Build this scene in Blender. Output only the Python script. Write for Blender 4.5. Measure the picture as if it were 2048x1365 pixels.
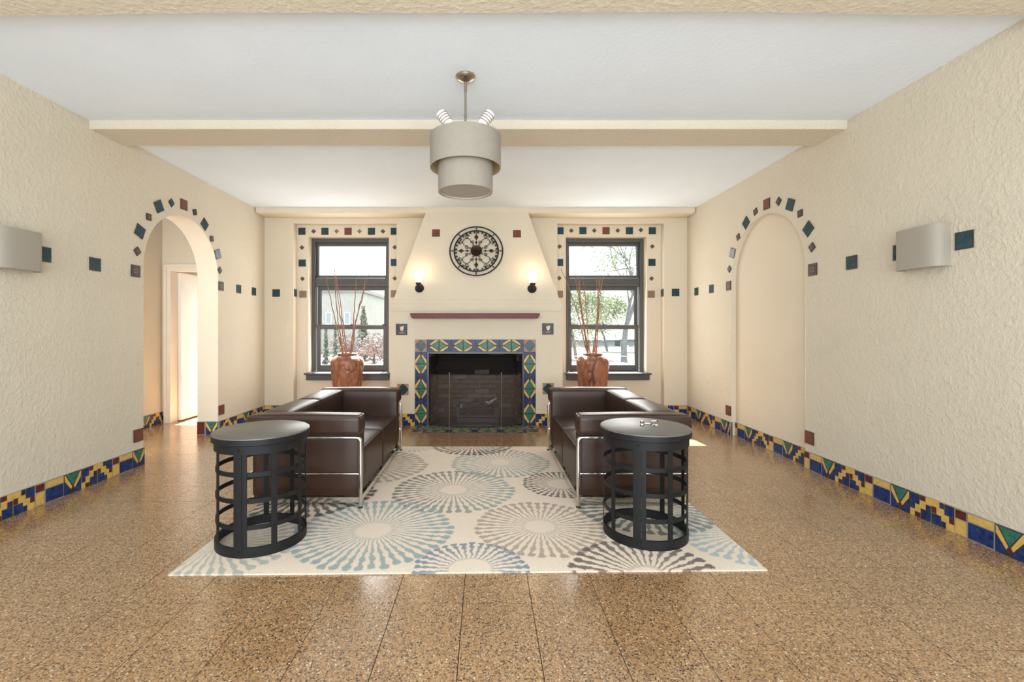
import bpy, bmesh, math, random
from mathutils import Vector, Matrix, noise

for o in list(bpy.data.objects):
    bpy.data.objects.remove(o, do_unlink=True)
SC = bpy.context.scene
COL = SC.collection
PI = math.pi
R = random.Random(7)

# ------------------------------------------------------------------ camera
F, CX, CY, CH = 930.0, 971.0, 658.0, 1.22      # focal length / principal point in pixels of 2048x1365, eye height
cam_d = bpy.data.cameras.new('camera')
cam = bpy.data.objects.new('camera', cam_d); COL.objects.link(cam)
cam.location = (0, 0, CH); cam.rotation_euler = (PI / 2, 0, 0)
cam_d.sensor_width = 36.0; cam_d.lens = 36.0 * F / 2048.0
cam_d.shift_x = (1024 - CX) / 2048.0; cam_d.shift_y = (CY - 682.5) / 2048.0
cam_d.clip_start = 0.05; cam_d.clip_end = 300
SC.camera = cam

# ------------------------------------------------------------------ light
world = bpy.data.worlds.new('sky'); SC.world = world; world.use_nodes = True
bg = world.node_tree.nodes['Background']
bg.inputs[0].default_value = (0.93, 0.96, 1.0, 1); bg.inputs[1].default_value = 3.0

def sun(direction, energy, angle=0.5):
    d = bpy.data.lights.new('sun', 'SUN'); d.energy = energy; d.angle = math.radians(angle); d.color = (1.0, 0.94, 0.86)
    o = bpy.data.objects.new('sun', d); COL.objects.link(o)
    o.rotation_euler = Vector(direction).to_track_quat('-Z', 'Y').to_euler(); o.location = (2, 12, 14)
sun((0.05, -1.0, -1.203), 36.0)

def area(name, loc, target, sx, sy, power, color):
    d = bpy.data.lights.new(name, 'AREA'); d.shape = 'RECTANGLE'; d.size = sx; d.size_y = sy; d.energy = power; d.color = color
    o = bpy.data.objects.new(name, d); COL.objects.link(o); o.location = loc
    o.rotation_euler = (Vector(target) - Vector(loc)).to_track_quat('-Z', 'Y').to_euler()
    return o
# added unseen fill lamps behind the camera; then daylight by the two fireplace-wall windows
for wx in (-2.0, -0.13, 1.74):
    area('window_daylight', (wx, -3.15, 1.5), (wx, 3, 2.0), 1.5, 2.0, 52, (0.82, 0.925, 1.0))
# added unseen lamp behind the camera, throwing light up at the ceiling
area('ceiling_bounce', (-0.13, -1.3, 0.9), (-0.13, -0.3, 3.2), 4.2, 1.8, 100, (0.86, 0.94, 1.0))
for wx in (-1.945, 1.71):
    area('window_daylight', (wx, 6.66, 1.55), (wx, 3, 1.3), 1.08, 1.85, 15, (1.0, 0.96, 0.91))
area('window_daylight', (-3.75, 3.7, 1.5), (-3.75, 6, 1.3), 0.6, 1.7, 16, (0.92, 0.96, 1.0))  # added lamp brightening the hall from its near end, no window there
area('window_daylight', (-3.75, 7.4, 1.1), (-3.75, 4, 0.9), 0.6, 1.7, 10, (1.0, 0.97, 0.93))

vs = SC.view_settings
vs.view_transform = 'Standard'; vs.look = 'None'; vs.gamma = 1.0; vs.exposure = 0.56; vs.use_curve_mapping = False

# ------------------------------------------------------------------ materials
def new_mat(name):
    m = bpy.data.materials.new(name); m.use_nodes = True
    return m, m.node_tree.nodes, m.node_tree.links, m.node_tree.nodes['Principled BSDF']

def mat(name, c, rough=0.5, metal=0.0, var=0.0, vscale=8.0, bump=0.0, bscale=60.0, coat=0.0, stretch=None, c2=None, emit=None, spec=None):
    m, N, L, b = new_mat(name)
    b.inputs['Roughness'].default_value = rough; b.inputs['Metallic'].default_value = metal
    b.inputs['Coat Weight'].default_value = coat
    if spec is not None: b.inputs['Specular IOR Level'].default_value = spec
    col = (*c, 1)
    b.inputs['Base Color'].default_value = col
    if var or bump or c2:
        tc = N.new('ShaderNodeTexCoord'); src = tc.outputs['Object']
        if stretch:
            mp = N.new('ShaderNodeMapping'); mp.inputs['Scale'].default_value = stretch; L.new(src, mp.inputs[0]); src = mp.outputs[0]
    if var or c2:
        n = N.new('ShaderNodeTexNoise'); n.inputs['Scale'].default_value = vscale; n.inputs['Detail'].default_value = 5
        L.new(src, n.inputs['Vector'])
        mx = N.new('ShaderNodeMix'); mx.data_type = 'RGBA'
        lo = c2 if c2 else tuple(x * (1 - var) for x in c); hi = c if c2 else tuple(min(1, x * (1 + var)) for x in c)
        mx.inputs[6].default_value = (*lo, 1); mx.inputs[7].default_value = (*hi, 1)
        rp = N.new('ShaderNodeMapRange'); rp.inputs[1].default_value = 0.3; rp.inputs[2].default_value = 0.7
        L.new(n.outputs['Fac'], rp.inputs[0]); L.new(rp.outputs[0], mx.inputs[0]); L.new(mx.outputs[2], b.inputs['Base Color'])
    if bump:
        n2 = N.new('ShaderNodeTexNoise'); n2.inputs['Scale'].default_value = bscale; n2.inputs['Detail'].default_value = 4
        L.new(src, n2.inputs['Vector'])
        bp = N.new('ShaderNodeBump'); bp.inputs['Strength'].default_value = bump; bp.inputs['Distance'].default_value = 0.01
        L.new(n2.outputs['Fac'], bp.inputs['Height']); L.new(bp.outputs[0], b.inputs['Normal'])
    if emit:
        b.inputs['Emission Color'].default_value = (*emit[0], 1); b.inputs['Emission Strength'].default_value = emit[1]
    return m

def plaster(name, c, strength=0.42):
    m, N, L, b = new_mat(name)
    b.inputs['Roughness'].default_value = 0.85; b.inputs['Specular IOR Level'].default_value = 0.2
    g = N.new('ShaderNodeNewGeometry')
    def nz(scale, detail, dist=0.0):
        n = N.new('ShaderNodeTexNoise'); n.inputs['Scale'].default_value = scale; n.inputs['Detail'].default_value = detail
        n.inputs['Distortion'].default_value = dist; L.new(g.outputs['Position'], n.inputs['Vector']); return n.outputs['Fac']
    a, bb, cc = nz(2.2, 3), nz(34, 5, 0.3), nz(110, 3, 0.2)
    rp = N.new('ShaderNodeMapRange'); rp.inputs[1].default_value = 0.42; rp.inputs[2].default_value = 0.75; L.new(bb, rp.inputs[0])
    ad = N.new('ShaderNodeMath'); ad.operation = 'MULTIPLY_ADD'; ad.inputs[1].default_value = 0.55
    L.new(cc, ad.inputs[0]); L.new(rp.outputs[0], ad.inputs[2])
    bp = N.new('ShaderNodeBump'); bp.inputs['Strength'].default_value = strength; bp.inputs['Distance'].default_value = 0.008
    L.new(ad.outputs[0], bp.inputs['Height']); L.new(bp.outputs[0], b.inputs['Normal'])
    mx = N.new('ShaderNodeMix'); mx.data_type = 'RGBA'
    mx.inputs[6].default_value = (*[x * 0.95 for x in c], 1); mx.inputs[7].default_value = (*[min(1, x * 1.04) for x in c], 1)
    L.new(a, mx.inputs[0]); L.new(mx.outputs[2], b.inputs['Base Color'])
    return m

M = {}
M['plaster'] = plaster('cream_plaster', (0.64, 0.575, 0.46))
M['plaster_smooth'] = plaster('cream_plaster_fine', (0.69, 0.605, 0.475), 0.22)
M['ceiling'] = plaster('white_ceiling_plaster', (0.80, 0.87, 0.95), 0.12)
M['white_paint'] = mat('white_paint', (0.82, 0.80, 0.77), 0.45, var=0.03, vscale=3)
M['cream_paint'] = mat('cream_paint', (0.80, 0.70, 0.58), 0.5, var=0.03, vscale=3)

def glaze(name, c, rough=0.26, var=0.28, spec=0.2):
    m, N, L, b = new_mat(name)
    b.inputs['Roughness'].default_value = rough; b.inputs['Specular IOR Level'].default_value = spec
    g = N.new('ShaderNodeNewGeometry')
    n = N.new('ShaderNodeTexNoise'); n.inputs['Scale'].default_value = 38; n.inputs['Detail'].default_value = 4
    L.new(g.outputs['Position'], n.inputs['Vector'])
    mx = N.new('ShaderNodeMix'); mx.data_type = 'RGBA'
    mx.inputs[6].default_value = (*[x * (1 - var) for x in c], 1); mx.inputs[7].default_value = (*[min(1, x * (1 + var)) for x in c], 1)
    rp = N.new('ShaderNodeMapRange'); rp.inputs[1].default_value = 0.3; rp.inputs[2].default_value = 0.7
    L.new(n.outputs['Fac'], rp.inputs[0]); L.new(rp.outputs[0], mx.inputs[0]); L.new(mx.outputs[2], b.inputs['Base Color'])
    bp = N.new('ShaderNodeBump'); bp.inputs['Strength'].default_value = 0.12; bp.inputs['Distance'].default_value = 0.004
    L.new(n.outputs['Fac'], bp.inputs['Height']); L.new(bp.outputs[0], b.inputs['Normal'])
    return m
M['t_blue'] = glaze('blue_glaze', (0.017, 0.037, 0.135), var=0.5)
M['t_yellow'] = glaze('yellow_glaze', (0.62, 0.40, 0.11), var=0.12)
M['t_green'] = glaze('green_glaze', (0.038, 0.15, 0.11))
M['t_brown'] = glaze('oxblood_glaze', (0.11, 0.025, 0.02))
M['t_line'] = mat('dark_tile_line', (0.045, 0.035, 0.03), 0.6)
M['t_grout'] = mat('tile_grout', (0.30, 0.27, 0.24), 0.9)
M['t_teal'] = glaze('teal_glaze', (0.022, 0.058, 0.074), 0.22)
M['t_red'] = glaze('brick_red_glaze', (0.17, 0.055, 0.038), 0.35, 0.12)
M['t_tan'] = glaze('tan_glaze', (0.36, 0.20, 0.13), 0.4, 0.1)
M['t_decor'] = mat('dark_relief_tile', (0.048, 0.036, 0.029), 0.5, spec=0.2)
M['t_petal'] = mat('relief_tile_petal', (0.22, 0.15, 0.115), 0.5, spec=0.2)
M['t_decorlight'] = mat('worn_relief_tile', (0.23, 0.15, 0.085), 0.45)
M['t_hearth'] = glaze('sage_hearth_glaze', (0.16, 0.205, 0.135), 0.3, 0.15)
M['t_sail'] = mat('cream_sail_glaze', (0.62, 0.43, 0.24), 0.3)
M['t_night'] = glaze('night_blue_glaze', (0.035, 0.032, 0.055), 0.3)
M['t_hull'] = mat('brown_hull_glaze', (0.16, 0.07, 0.035), 0.3)
M['mantel'] = mat('oxblood_mantel', (0.135, 0.030, 0.026), 0.4, spec=0.25, var=0.15, vscale=30)
M['black'] = mat('black_iron', (0.018, 0.018, 0.019), 0.45, metal=0.3, var=0.15, vscale=20)
M['bronze'] = mat('dark_bronze', (0.05, 0.028, 0.018), 0.4, metal=0.6, var=0.3, vscale=40)
M['table'] = mat('charcoal_metal', (0.011, 0.011, 0.0115), 0.5, spec=0.24, var=0.2, vscale=14)
M['tabletop'] = mat('charcoal_top', (0.125, 0.115, 0.10), 0.40, spec=0.4, var=0.16, vscale=5, stretch=(1, 9, 1))
M['leather'] = mat('brown_leather', (0.043, 0.0205, 0.0125), 0.33, var=0.12, vscale=6, bump=0.10, bscale=260, spec=0.32)
M['piping'] = mat('leather_piping', (0.085, 0.06, 0.05), 0.3)
M['chrome'] = mat('chrome', (0.72, 0.69, 0.65), 0.13, metal=1.0)
M['rubber'] = mat('black_rubber', (0.015, 0.015, 0.015), 0.8)
M['frame'] = mat('grey_window_paint', (0.075, 0.072, 0.070), 0.42, var=0.06, vscale=20)
M['sill'] = mat('slate_sill_paint', (0.055, 0.056, 0.062), 0.35, var=0.08, vscale=20)
M['shade'] = mat('linen_shade', (0.295, 0.262, 0.215), 0.85, var=0.04, vscale=40, bump=0.08, bscale=500)
M['shade_in'] = mat('gold_shade_lining', (0.62, 0.47, 0.27), 0.6)
M['diffuser'] = mat('frosted_diffuser', (0.43, 0.39, 0.345), 0.5)
M['nickel'] = mat('brushed_nickel', (0.42, 0.37, 0.31), 0.3, metal=1.0)
M['bulb'] = mat('white_bulb', (0.85, 0.82, 0.78), 0.3)
M['fins'] = mat('bulb_led_strip', (0.35, 0.27, 0.24), 0.4)
M['glow'] = mat('lit_glass_shade', (0.95, 0.88, 0.75), 0.4, emit=((1.0, 0.80, 0.55), 2.0))
M['sconce'] = mat('cream_ceramic', (0.33, 0.295, 0.24), 0.6, var=0.03, vscale=4)
M['soot'] = mat('sooty_mortar', (0.016, 0.011, 0.009), 0.95)
M['firebrick'] = mat('sooty_firebrick', (0.085, 0.057, 0.043), 0.9, var=0.35, vscale=11, bump=0.4, bscale=40)
M['fb_pale'] = mat('worn_firebrick', (0.135, 0.10, 0.075), 0.9, var=0.25, vscale=11, bump=0.4, bscale=40)
M['fb_black'] = mat('blackened_firebrick', (0.012, 0.007, 0.005), 0.95, var=0.5, vscale=8, bump=0.4, bscale=40)
M['steel'] = mat('firebox_steel', (0.065, 0.065, 0.07), 0.4, metal=0.5)
M['birch'] = mat('pale_log_bark', (0.40, 0.34, 0.28), 0.8, var=0.3, vscale=20)
M['log'] = mat('charred_log', (0.035, 0.027, 0.024), 0.9, var=0.4, vscale=20)
M['branch'] = mat('reddish_branch', (0.36, 0.18, 0.105), 0.6, c2=(0.16, 0.075, 0.045), vscale=30)
M['token'] = mat('pale_token', (0.78, 0.72, 0.64), 0.4)
M['dark_dot'] = mat('dark_spot', (0.03, 0.03, 0.03), 0.5)
M['joint'] = mat('floor_joint', (0.05, 0.036, 0.027), 0.9)

def terrazzo():
    m, N, L, b = new_mat('terrazzo')
    g = N.new('ShaderNodeNewGeometry')
    def ramp(fac, stops):
        r = N.new('ShaderNodeValToRGB'); r.color_ramp.interpolation = 'CONSTANT'
        e = r.color_ramp.elements
        while len(e) < len(stops): e.new(0.5)
        for k, (p, c) in enumerate(stops): e[k].position = p; e[k].color = (*c, 1)
        L.new(fac, r.inputs[0]); return r.outputs[0]
    def vor(scale, rnd=1.0):
        v = N.new('ShaderNodeTexVoronoi'); v.inputs['Scale'].default_value = scale; v.inputs['Randomness'].default_value = rnd
        L.new(g.outputs['Position'], v.inputs['Vector'])
        s = N.new('ShaderNodeSeparateColor'); L.new(v.outputs['Color'], s.inputs[0]); return v, s
    v1, s1 = vor(105)
    v2, s2 = vor(190)
    tan = (0.42, 0.235, 0.105)
    c1 = ramp(s1.outputs[0], [(0, (0.035, 0.024, 0.018)), (0.09, (0.14, 0.085, 0.05)), (0.20, (0.31, 0.165, 0.07)), (0.42, tan), (0.66, (0.48, 0.28, 0.13)), (0.88, (0.62, 0.45, 0.26)), (0.965, (0.78, 0.66, 0.50))])
    c2 = ramp(s2.outputs[1], [(0, (0.045, 0.03, 0.022)), (0.07, (0.22, 0.13, 0.07)), (0.3, (0.37, 0.205, 0.09)), (0.6, (0.46, 0.265, 0.12)), (0.9, (0.55, 0.40, 0.24))])
    d = N.new('ShaderNodeMapRange'); d.inputs[1].default_value = 0.34; d.inputs[2].default_value = 0.42; L.new(v1.outputs['Distance'], d.inputs[0])
    mx = N.new('ShaderNodeMix'); mx.data_type = 'RGBA'; L.new(d.outputs[0], mx.inputs[0]); L.new(c1, mx.inputs[6]); L.new(c2, mx.inputs[7])
    n = N.new('ShaderNodeTexNoise'); n.inputs['Scale'].default_value = 1.1; n.inputs['Detail'].default_value = 3
    L.new(g.outputs['Position'], n.inputs['Vector'])
    rp = N.new('ShaderNodeMapRange'); rp.inputs[1].default_value = 0.3; rp.inputs[2].default_value = 0.7; rp.inputs[3].default_value = 0.77; rp.inputs[4].default_value = 1.0
    L.new(n.outputs['Fac'], rp.inputs[0])
    hs = N.new('ShaderNodeHueSaturation'); hs.inputs['Saturation'].default_value = 1.0; L.new(rp.outputs[0], hs.inputs['Value']); L.new(mx.outputs[2], hs.inputs['Color'])
    L.new(hs.outputs[0], b.inputs['Base Color'])
    b.inputs['Roughness'].default_value = 0.24; b.inputs['Specular IOR Level'].default_value = 0.5
    b.inputs['Coat Weight'].default_value = 0.55; b.inputs['Coat Roughness'].default_value = 0.19
    n3 = N.new('ShaderNodeTexNoise'); n3.inputs['Scale'].default_value = 3.0; n3.inputs['Detail'].default_value = 4; L.new(g.outputs['Position'], n3.inputs['Vector'])
    rr = N.new('ShaderNodeMapRange'); rr.inputs[3].default_value = 0.13; rr.inputs[4].default_value = 0.27; L.new(n3.outputs['Fac'], rr.inputs[0]); L.new(rr.outputs[0], b.inputs['Roughness'])
    return m
M['terrazzo'] = terrazzo()

def glass():
    m = bpy.data.materials.new('window_glass'); m.use_nodes = True; N = m.node_tree.nodes; L = m.node_tree.links
    N.clear(); o = N.new('ShaderNodeOutputMaterial'); t = N.new('ShaderNodeBsdfTransparent'); g = N.new('ShaderNodeBsdfGlossy')
    g.inputs['Roughness'].default_value = 0.02; t.inputs[0].default_value = (0.95, 0.97, 0.96, 1)
    lw = N.new('ShaderNodeLayerWeight'); pw = N.new('ShaderNodeMath'); pw.operation = 'POWER'; pw.inputs[1].default_value = 5.0
    fr = N.new('ShaderNodeMath'); fr.operation = 'MULTIPLY_ADD'; fr.inputs[1].default_value = 0.6; fr.inputs[2].default_value = 0.035
    L.new(lw.outputs['Facing'], pw.inputs[0]); L.new(pw.outputs[0], fr.inputs[0])
    x = N.new('ShaderNodeMixShader'); L.new(fr.outputs[0], x.inputs[0]); L.new(t.outputs[0], x.inputs[1]); L.new(g.outputs[0], x.inputs[2]); L.new(x.outputs[0], o.inputs[0])
    return m
M['glass'] = glass()

def mesh_screen():
    m = bpy.data.materials.new('fine_wire_mesh'); m.use_nodes = True; N = m.node_tree.nodes; L = m.node_tree.links
    b = N['Principled BSDF']; o = N['Material Output']; b.inputs['Base Color'].default_value = (0.088, 0.061, 0.047, 1); b.inputs['Roughness'].default_value = 0.6
    t = N.new('ShaderNodeBsdfTransparent'); x = N.new('ShaderNodeMixShader'); x.inputs[0].default_value = 0.38
    L.new(t.outputs[0], x.inputs[1]); L.new(b.outputs[0], x.inputs[2]); L.new(x.outputs[0], o.inputs[0])
    return m
M['mesh'] = mesh_screen()

# ------------------------------------------------------------------ object helpers
ROOT = {}
def link(name, me, parent=None, m=None):
    o = bpy.data.objects.new(name, me); COL.objects.link(o)
    if m is not None: o.matrix_basis = m
    if parent is not None:
        o.parent = parent
        base = ROOT.get(parent.name)
        if base is not None: o.matrix_parent_inverse = base.inverted()
    return o
def tag(o, label=None, cat=None, group=None, kind=None):
    if label: o['label'] = label
    if cat: o['category'] = cat
    if group: o['group'] = group
    if kind: o['kind'] = kind
    return o
def thing(name, loc, label, cat, group=None, kind=None):
    o = bpy.data.objects.new(name, None); COL.objects.link(o); o.location = loc
    ROOT[o.name] = Matrix.Translation(loc)
    return tag(o, label, cat, group, kind)
def pmat(o):
    return ROOT.get(o.name, Matrix.Identity(4))

class MB:
    """collects faces with material slots; build() links ONE mesh object (coordinates are world ones unless a matrix is given)"""
    def __init__(s): s.v = []; s.f = []; s.mi = []; s.mats = []
    def slot(s, m):
        if m not in s.mats: s.mats.append(m)
        return s.mats.index(m)
    def poly(s, pts, m):
        k = len(s.v); s.v += [tuple(p) for p in pts]; s.f.append(tuple(range(k, k + len(pts)))); s.mi.append(s.slot(m))
    def box(s, x0, x1, y0, y1, z0, z1, m, skip=''):
        k = len(s.v); i = s.slot(m)
        s.v += [(x0, y0, z0), (x1, y0, z0), (x1, y1, z0), (x0, y1, z0), (x0, y0, z1), (x1, y0, z1), (x1, y1, z1), (x0, y1, z1)]
        for nm, f in (('b', (0, 3, 2, 1)), ('t', (4, 5, 6, 7)), ('f', (0, 1, 5, 4)), ('r', (1, 2, 6, 5)), ('k', (2, 3, 7, 6)), ('l', (3, 0, 4, 7))):
            if nm not in skip: s.f.append(tuple(k + j for j in f)); s.mi.append(i)
    def grid(s, pts, m, cu=False, cv=False):
        """pts[i][j]: rows of points; closes along u (rows) / v (columns)"""
        k = len(s.v); i = s.slot(m); n = len(pts); w = len(pts[0])
        for r in pts: s.v += [tuple(p) for p in r]
        for a in range(n if cu else n - 1):
            for b in range(w if cv else w - 1):
                a2 = (a + 1) % n; b2 = (b + 1) % w
                s.f.append((k + a * w + b, k + a * w + b2, k + a2 * w + b2, k + a2 * w + b)); s.mi.append(i)
    def tube(s, path, r, m, n=8, closed=False, caps=True):
        P = [Vector(p) for p in path]; q = len(P); rr = r if isinstance(r, (list, tuple)) else [r] * q
        T = []
        for i in range(q):
            a = P[i - 1] if (i > 0 or closed) else P[i]; b = P[(i + 1) % q] if (i < q - 1 or closed) else P[i]
            T.append((b - a).normalized())
        up = Vector((0, 0, 1)) if abs(T[0].z) < 0.9 else Vector((1, 0, 0))
        x = T[0].cross(up).normalized(); rows = []
        for i in range(q):
            x = (x - T[i] * x.dot(T[i])).normalized(); y = T[i].cross(x)
            rows.append([P[i] + (x * math.cos(2 * PI * j / n) + y * math.sin(2 * PI * j / n)) * rr[i] for j in range(n)])
        k = len(s.v)
        s.grid(rows, m, cu=closed, cv=True)
        if caps and not closed:
            i = s.slot(m)
            s.f.append(tuple(k + j for j in reversed(range(n)))); s.mi.append(i)
            s.f.append(tuple(k + (q - 1) * n + j for j in range(n))); s.mi.append(i)
    def lathe(s, prof, m, n=32, c=(0, 0, 0), a0=0.0, a1=2 * PI):
        full = abs(a1 - a0 - 2 * PI) < 1e-6
        q = n if full else n + 1
        rows = [[(c[0] + r * math.cos(a0 + (a1 - a0) * j / n), c[1] + r * math.sin(a0 + (a1 - a0) * j / n), c[2] + z) for j in range(q)] for r, z in prof]
        s.grid(rows, m, cv=full)
    def mesh(s, name, smooth=None):
        me = bpy.data.meshes.new(name); me.from_pydata(s.v, [], s.f)
        for m in s.mats: me.materials.append(m)
        me.polygons.foreach_set('material_index', s.mi)
        bm = bmesh.new(); bm.from_mesh(me); bmesh.ops.remove_doubles(bm, verts=bm.verts, dist=1e-5)
        if smooth is not None:
            for f in bm.faces: f.smooth = True
            for e in bm.edges:
                e.smooth = not (len(e.link_faces) != 2 or e.calc_face_angle(0) > math.radians(smooth))
        bm.to_mesh(me); bm.free(); me.update()
        return me
    def build(s, name, parent=None, smooth=None, m=None, local=False):
        """vertices given in world coordinates; when local, in the parent's frame"""
        me = s.mesh(name, smooth)
        o = link(name, me, parent, m)
        if local and parent is not None: o.matrix_parent_inverse = Matrix.Identity(4)
        return o

def bevel(o, w=0.006, seg=3, ang=35):
    b = o.modifiers.new('edge', 'BEVEL'); b.width = w; b.segments = seg; b.limit_method = 'ANGLE'; b.angle_limit = math.radians(ang)
    return o

def rbox(mb, x0, x1, y0, y1, z0, z1, m, r=0.02, n=7, puff=(0, 0, 0)):
    """rounded, slightly stuffed cushion"""
    c = Vector(((x0 + x1) / 2, (y0 + y1) / 2, (z0 + z1) / 2)); h = Vector(((x1 - x0) / 2, (y1 - y0) / 2, (z1 - z0) / 2))
    def params(hh):
        e = [-hh, -hh + 0.3 * r, -hh + r]; k = [(-hh + r) + (2 * hh - 2 * r) * i / n for i in range(1, n)]
        return e + k + [hh - r, hh - 0.3 * r, hh]
    for ax in range(3):
        u, v = [(1, 2), (2, 0), (0, 1)][ax]
        for sg in (-1, 1):
            rows = []
            for a in params(h[u]):
                row = []
                for b in params(h[v]):
                    p = [0, 0, 0]; p[ax] = sg * h[ax]; p[u] = a; p[v] = b
                    inner = Vector([max(-(h[i] - r), min(h[i] - r, p[i])) for i in range(3)])
                    d = Vector(p) - inner; d = d.normalized() * r if d.length > 1e-9 else d
                    q = inner + d
                    for i in range(3):
                        if puff[i]:
                            j, k2 = [(1, 2), (2, 0), (0, 1)][i]
                            q[i] += puff[i] * (q[i] / h[i]) * max(0, 1 - (q[j] / h[j]) ** 2) * max(0, 1 - (q[k2] / h[k2]) ** 2)
                    row.append(tuple(c + q))
                rows.append(row if sg > 0 else row[::-1])
            mb.grid(rows, m)

def px(x, y, Y):
    """pixel of the photograph at depth Y -> world point"""
    return Vector(((x - CX) * Y / F, Y, CH + (CY - y) * Y / F))

XL, XR, YB, YR, HC = -3.08, 2.81, 6.48, 6.60, 2.84
YF = -3.3
# ------------------------------------------------------------------ the room
def struct(o, label, cat):
    return tag(o, label, cat, kind='structure')

# floor slab with separate terrazzo tiles
mb = MB(); mb.box(-4.6, XR + 0.3, YF - 0.3, 8.2, -0.2, -0.004, M['joint'])
floor = struct(mb.build('floor'), 'brown speckled terrazzo floor in square tiles across the whole room', 'floor')
TP = 0.305; GAP = 0.003; AX, AY = -0.10, 2.067
def tile_floor_mesh():
    b = MB(); h = TP / 2 - GAP / 2; c = 0.0003
    b.poly([(-h + c, -h + c, 0), (h - c, -h + c, 0), (h - c, h - c, 0), (-h + c, h - c, 0)], M['terrazzo'])
    for (ax, ay), (bx, by) in (((-1, -1), (1, -1)), ((1, -1), (1, 1)), ((1, 1), (-1, 1)), ((-1, 1), (-1, -1))):
        b.poly([(ax * h, ay * h, -c), (bx * h, by * h, -c), (bx * (h - c), by * (h - c), 0), (ax * (h - c), ay * (h - c), 0)], M['terrazzo'])
        b.poly([(ax * h, ay * h, -0.004), (bx * h, by * h, -0.004), (bx * h, by * h, -c), (ax * h, ay * h, -c)], M['terrazzo'])
    return b.mesh('floor_tile')
ftm = tile_floor_mesh()
cells = []
for i in range(-16, 12):
    for j in range(-18, 22):
        x = AX + (i + 0.5) * TP; y = AY + (j + 0.5) * TP
        if x > XR + TP * 0.45 or x < -4.35 or y < YF - 0.1 or y > 7.6: continue
        if x < XL - 0.1 and y < 3.9: continue
        if x > -3.2 and y > 6.75: continue
        vis = y > 0.8
        if vis:
            u = CX + F * x / y; v = CY + F * CH / y
            vis = -60 < u < 2110 and v < 1420
            if -1.5 < x < 1.35 and 2.45 < y < 4.65: vis = False
            if x < XL - 0.1 and not (4.3 < y < 6.6): vis = False
        cells.append((y if vis else 99, x, y, vis))
cells.sort()
rest = MB()
for k, (d, x, y, vis) in enumerate(cells):
    if vis and k < 300:
        link('floor_tile', ftm, floor, Matrix.Translation((x, y, 0)))
    else:
        h = TP / 2 - GAP / 2
        rest.box(x - h, x + h, y - h, y + h, -0.004, 0, M['terrazzo'], skip='b')
tag(rest.build('floor_tiles', floor), kind='stuff')

mb = MB(); mb.box(-4.6, XR + 0.3, YF - 0.3, 6.97, HC, HC + 0.2, M['ceiling']); mb.box(-4.6, XL, 6.97, 7.6, HC, HC + 0.2, M['ceiling'])
struct(mb.build('ceiling'), 'white plaster ceiling between the cream beams', 'ceiling')

def beam(y0, y1, n, wob):
    b = MB(); k = 60; rows = []
    rr = random.Random(n)
    ph = [rr.uniform(0, 6) for _ in range(4)]
    for i in range(k + 1):
        x = XL - 0.05 + (XR - XL + 0.1) * i / k
        w = wob * (math.sin(x * 1.3 + ph[0]) + 0.6 * math.sin(x * 2.9 + ph[1])); w2 = wob * (math.sin(x * 1.1 + ph[2]) + 0.5 * math.sin(x * 2.3 + ph[3]))
        z = HC - 0.066 + 0.3 * w
        rows.append([(x, y0 + w * 0.6, HC + 0.02), (x, y0 + w * 0.6, z + 0.012), (x, y0 + w * 0.6 + 0.008, z), (x, y1 + w2 - 0.008, z), (x, y1 + w2, z + 0.012), (x, y1 + w2, HC + 0.02)])
    b.grid(rows, M['plaster'])
    return struct(b.build('trim_%d' % n, smooth=50), ['cream plaster ceiling beam nearest the camera at the top edge', 'cream plaster ceiling beam behind the pendant lamp'][n - 1], 'beam')
beam(1.93, 2.30, 1, 0.008); beam(3.61, 3.96, 2, 0.008)
mb = MB(); mb.box(XL, XR, 6.2, YB + 0.1, 2.765, HC + 0.02, M['plaster_smooth'])
struct(bevel(mb.build('trim_3'), 0.03, 4), 'cream plaster ledge along the ceiling above the fireplace wall', 'trim')

def arch_pts(u0, u1, zs, n=44):
    c = (u0 + u1) / 2; r = (u1 - u0) / 2
    return [(c - r * math.cos(PI * i / n), zs + r * math.sin(PI * i / n)) for i in range(n + 1)]

def arch_side(b, x, u0, u1, ua, ub, zs, m, flip):
    pts = arch_pts(u0, u1, zs)
    def pol(p): b.poly([(x, u, z) for u, z in (p[::-1] if flip else p)], m)
    pol([(ua, 0), (u0, 0), (u0, zs), (u0, HC), (ua, HC)])
    pol([(u1, 0), (ub, 0), (ub, HC), (u1, HC), (u1, zs)])
    for (a, za), (c, zc) in zip(pts, pts[1:]): pol([(a, za), (c, zc), (c, HC), (a, HC)])
def arch_soffit(b, x0, x1, u0, u1, zs, m, flip):
    pts = [(u0, 0)] + arch_pts(u0, u1, zs) + [(u1, 0)]
    for (a, za), (c, zc) in zip(pts, pts[1:]):
        q = [(x0, a, za), (x0, c, zc), (x1, c, zc), (x1, a, za)]
        b.poly(q[::-1] if flip else q, m)

TH = 0.236
LA0, LA1, LZS = 4.187, 5.354, 1.79
mb = MB()
arch_side(mb, XL, LA0, LA1, YF, 6.95, LZS, M['plaster'], False)
arch_side(mb, XL - TH, LA0, LA1, YF, 6.95, LZS, M['plaster'], True)
arch_soffit(mb, XL, XL - TH, LA0, LA1, LZS, M['plaster_smooth'], False)
mb.poly([(XL, YF, 0), (XL, YF, HC), (XL - TH, YF, HC), (XL - TH, YF, 0)], M['plaster'])
mb.poly([(XL, 6.95, HC), (XL, 6.95, 0), (XL - TH, 6.95, 0), (XL - TH, 6.95, HC)], M['plaster'])
wall_left = struct(bevel(mb.build('wall_left'), 0.014, 3), 'left cream stucco wall with an open arch into the hall', 'wall')

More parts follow.
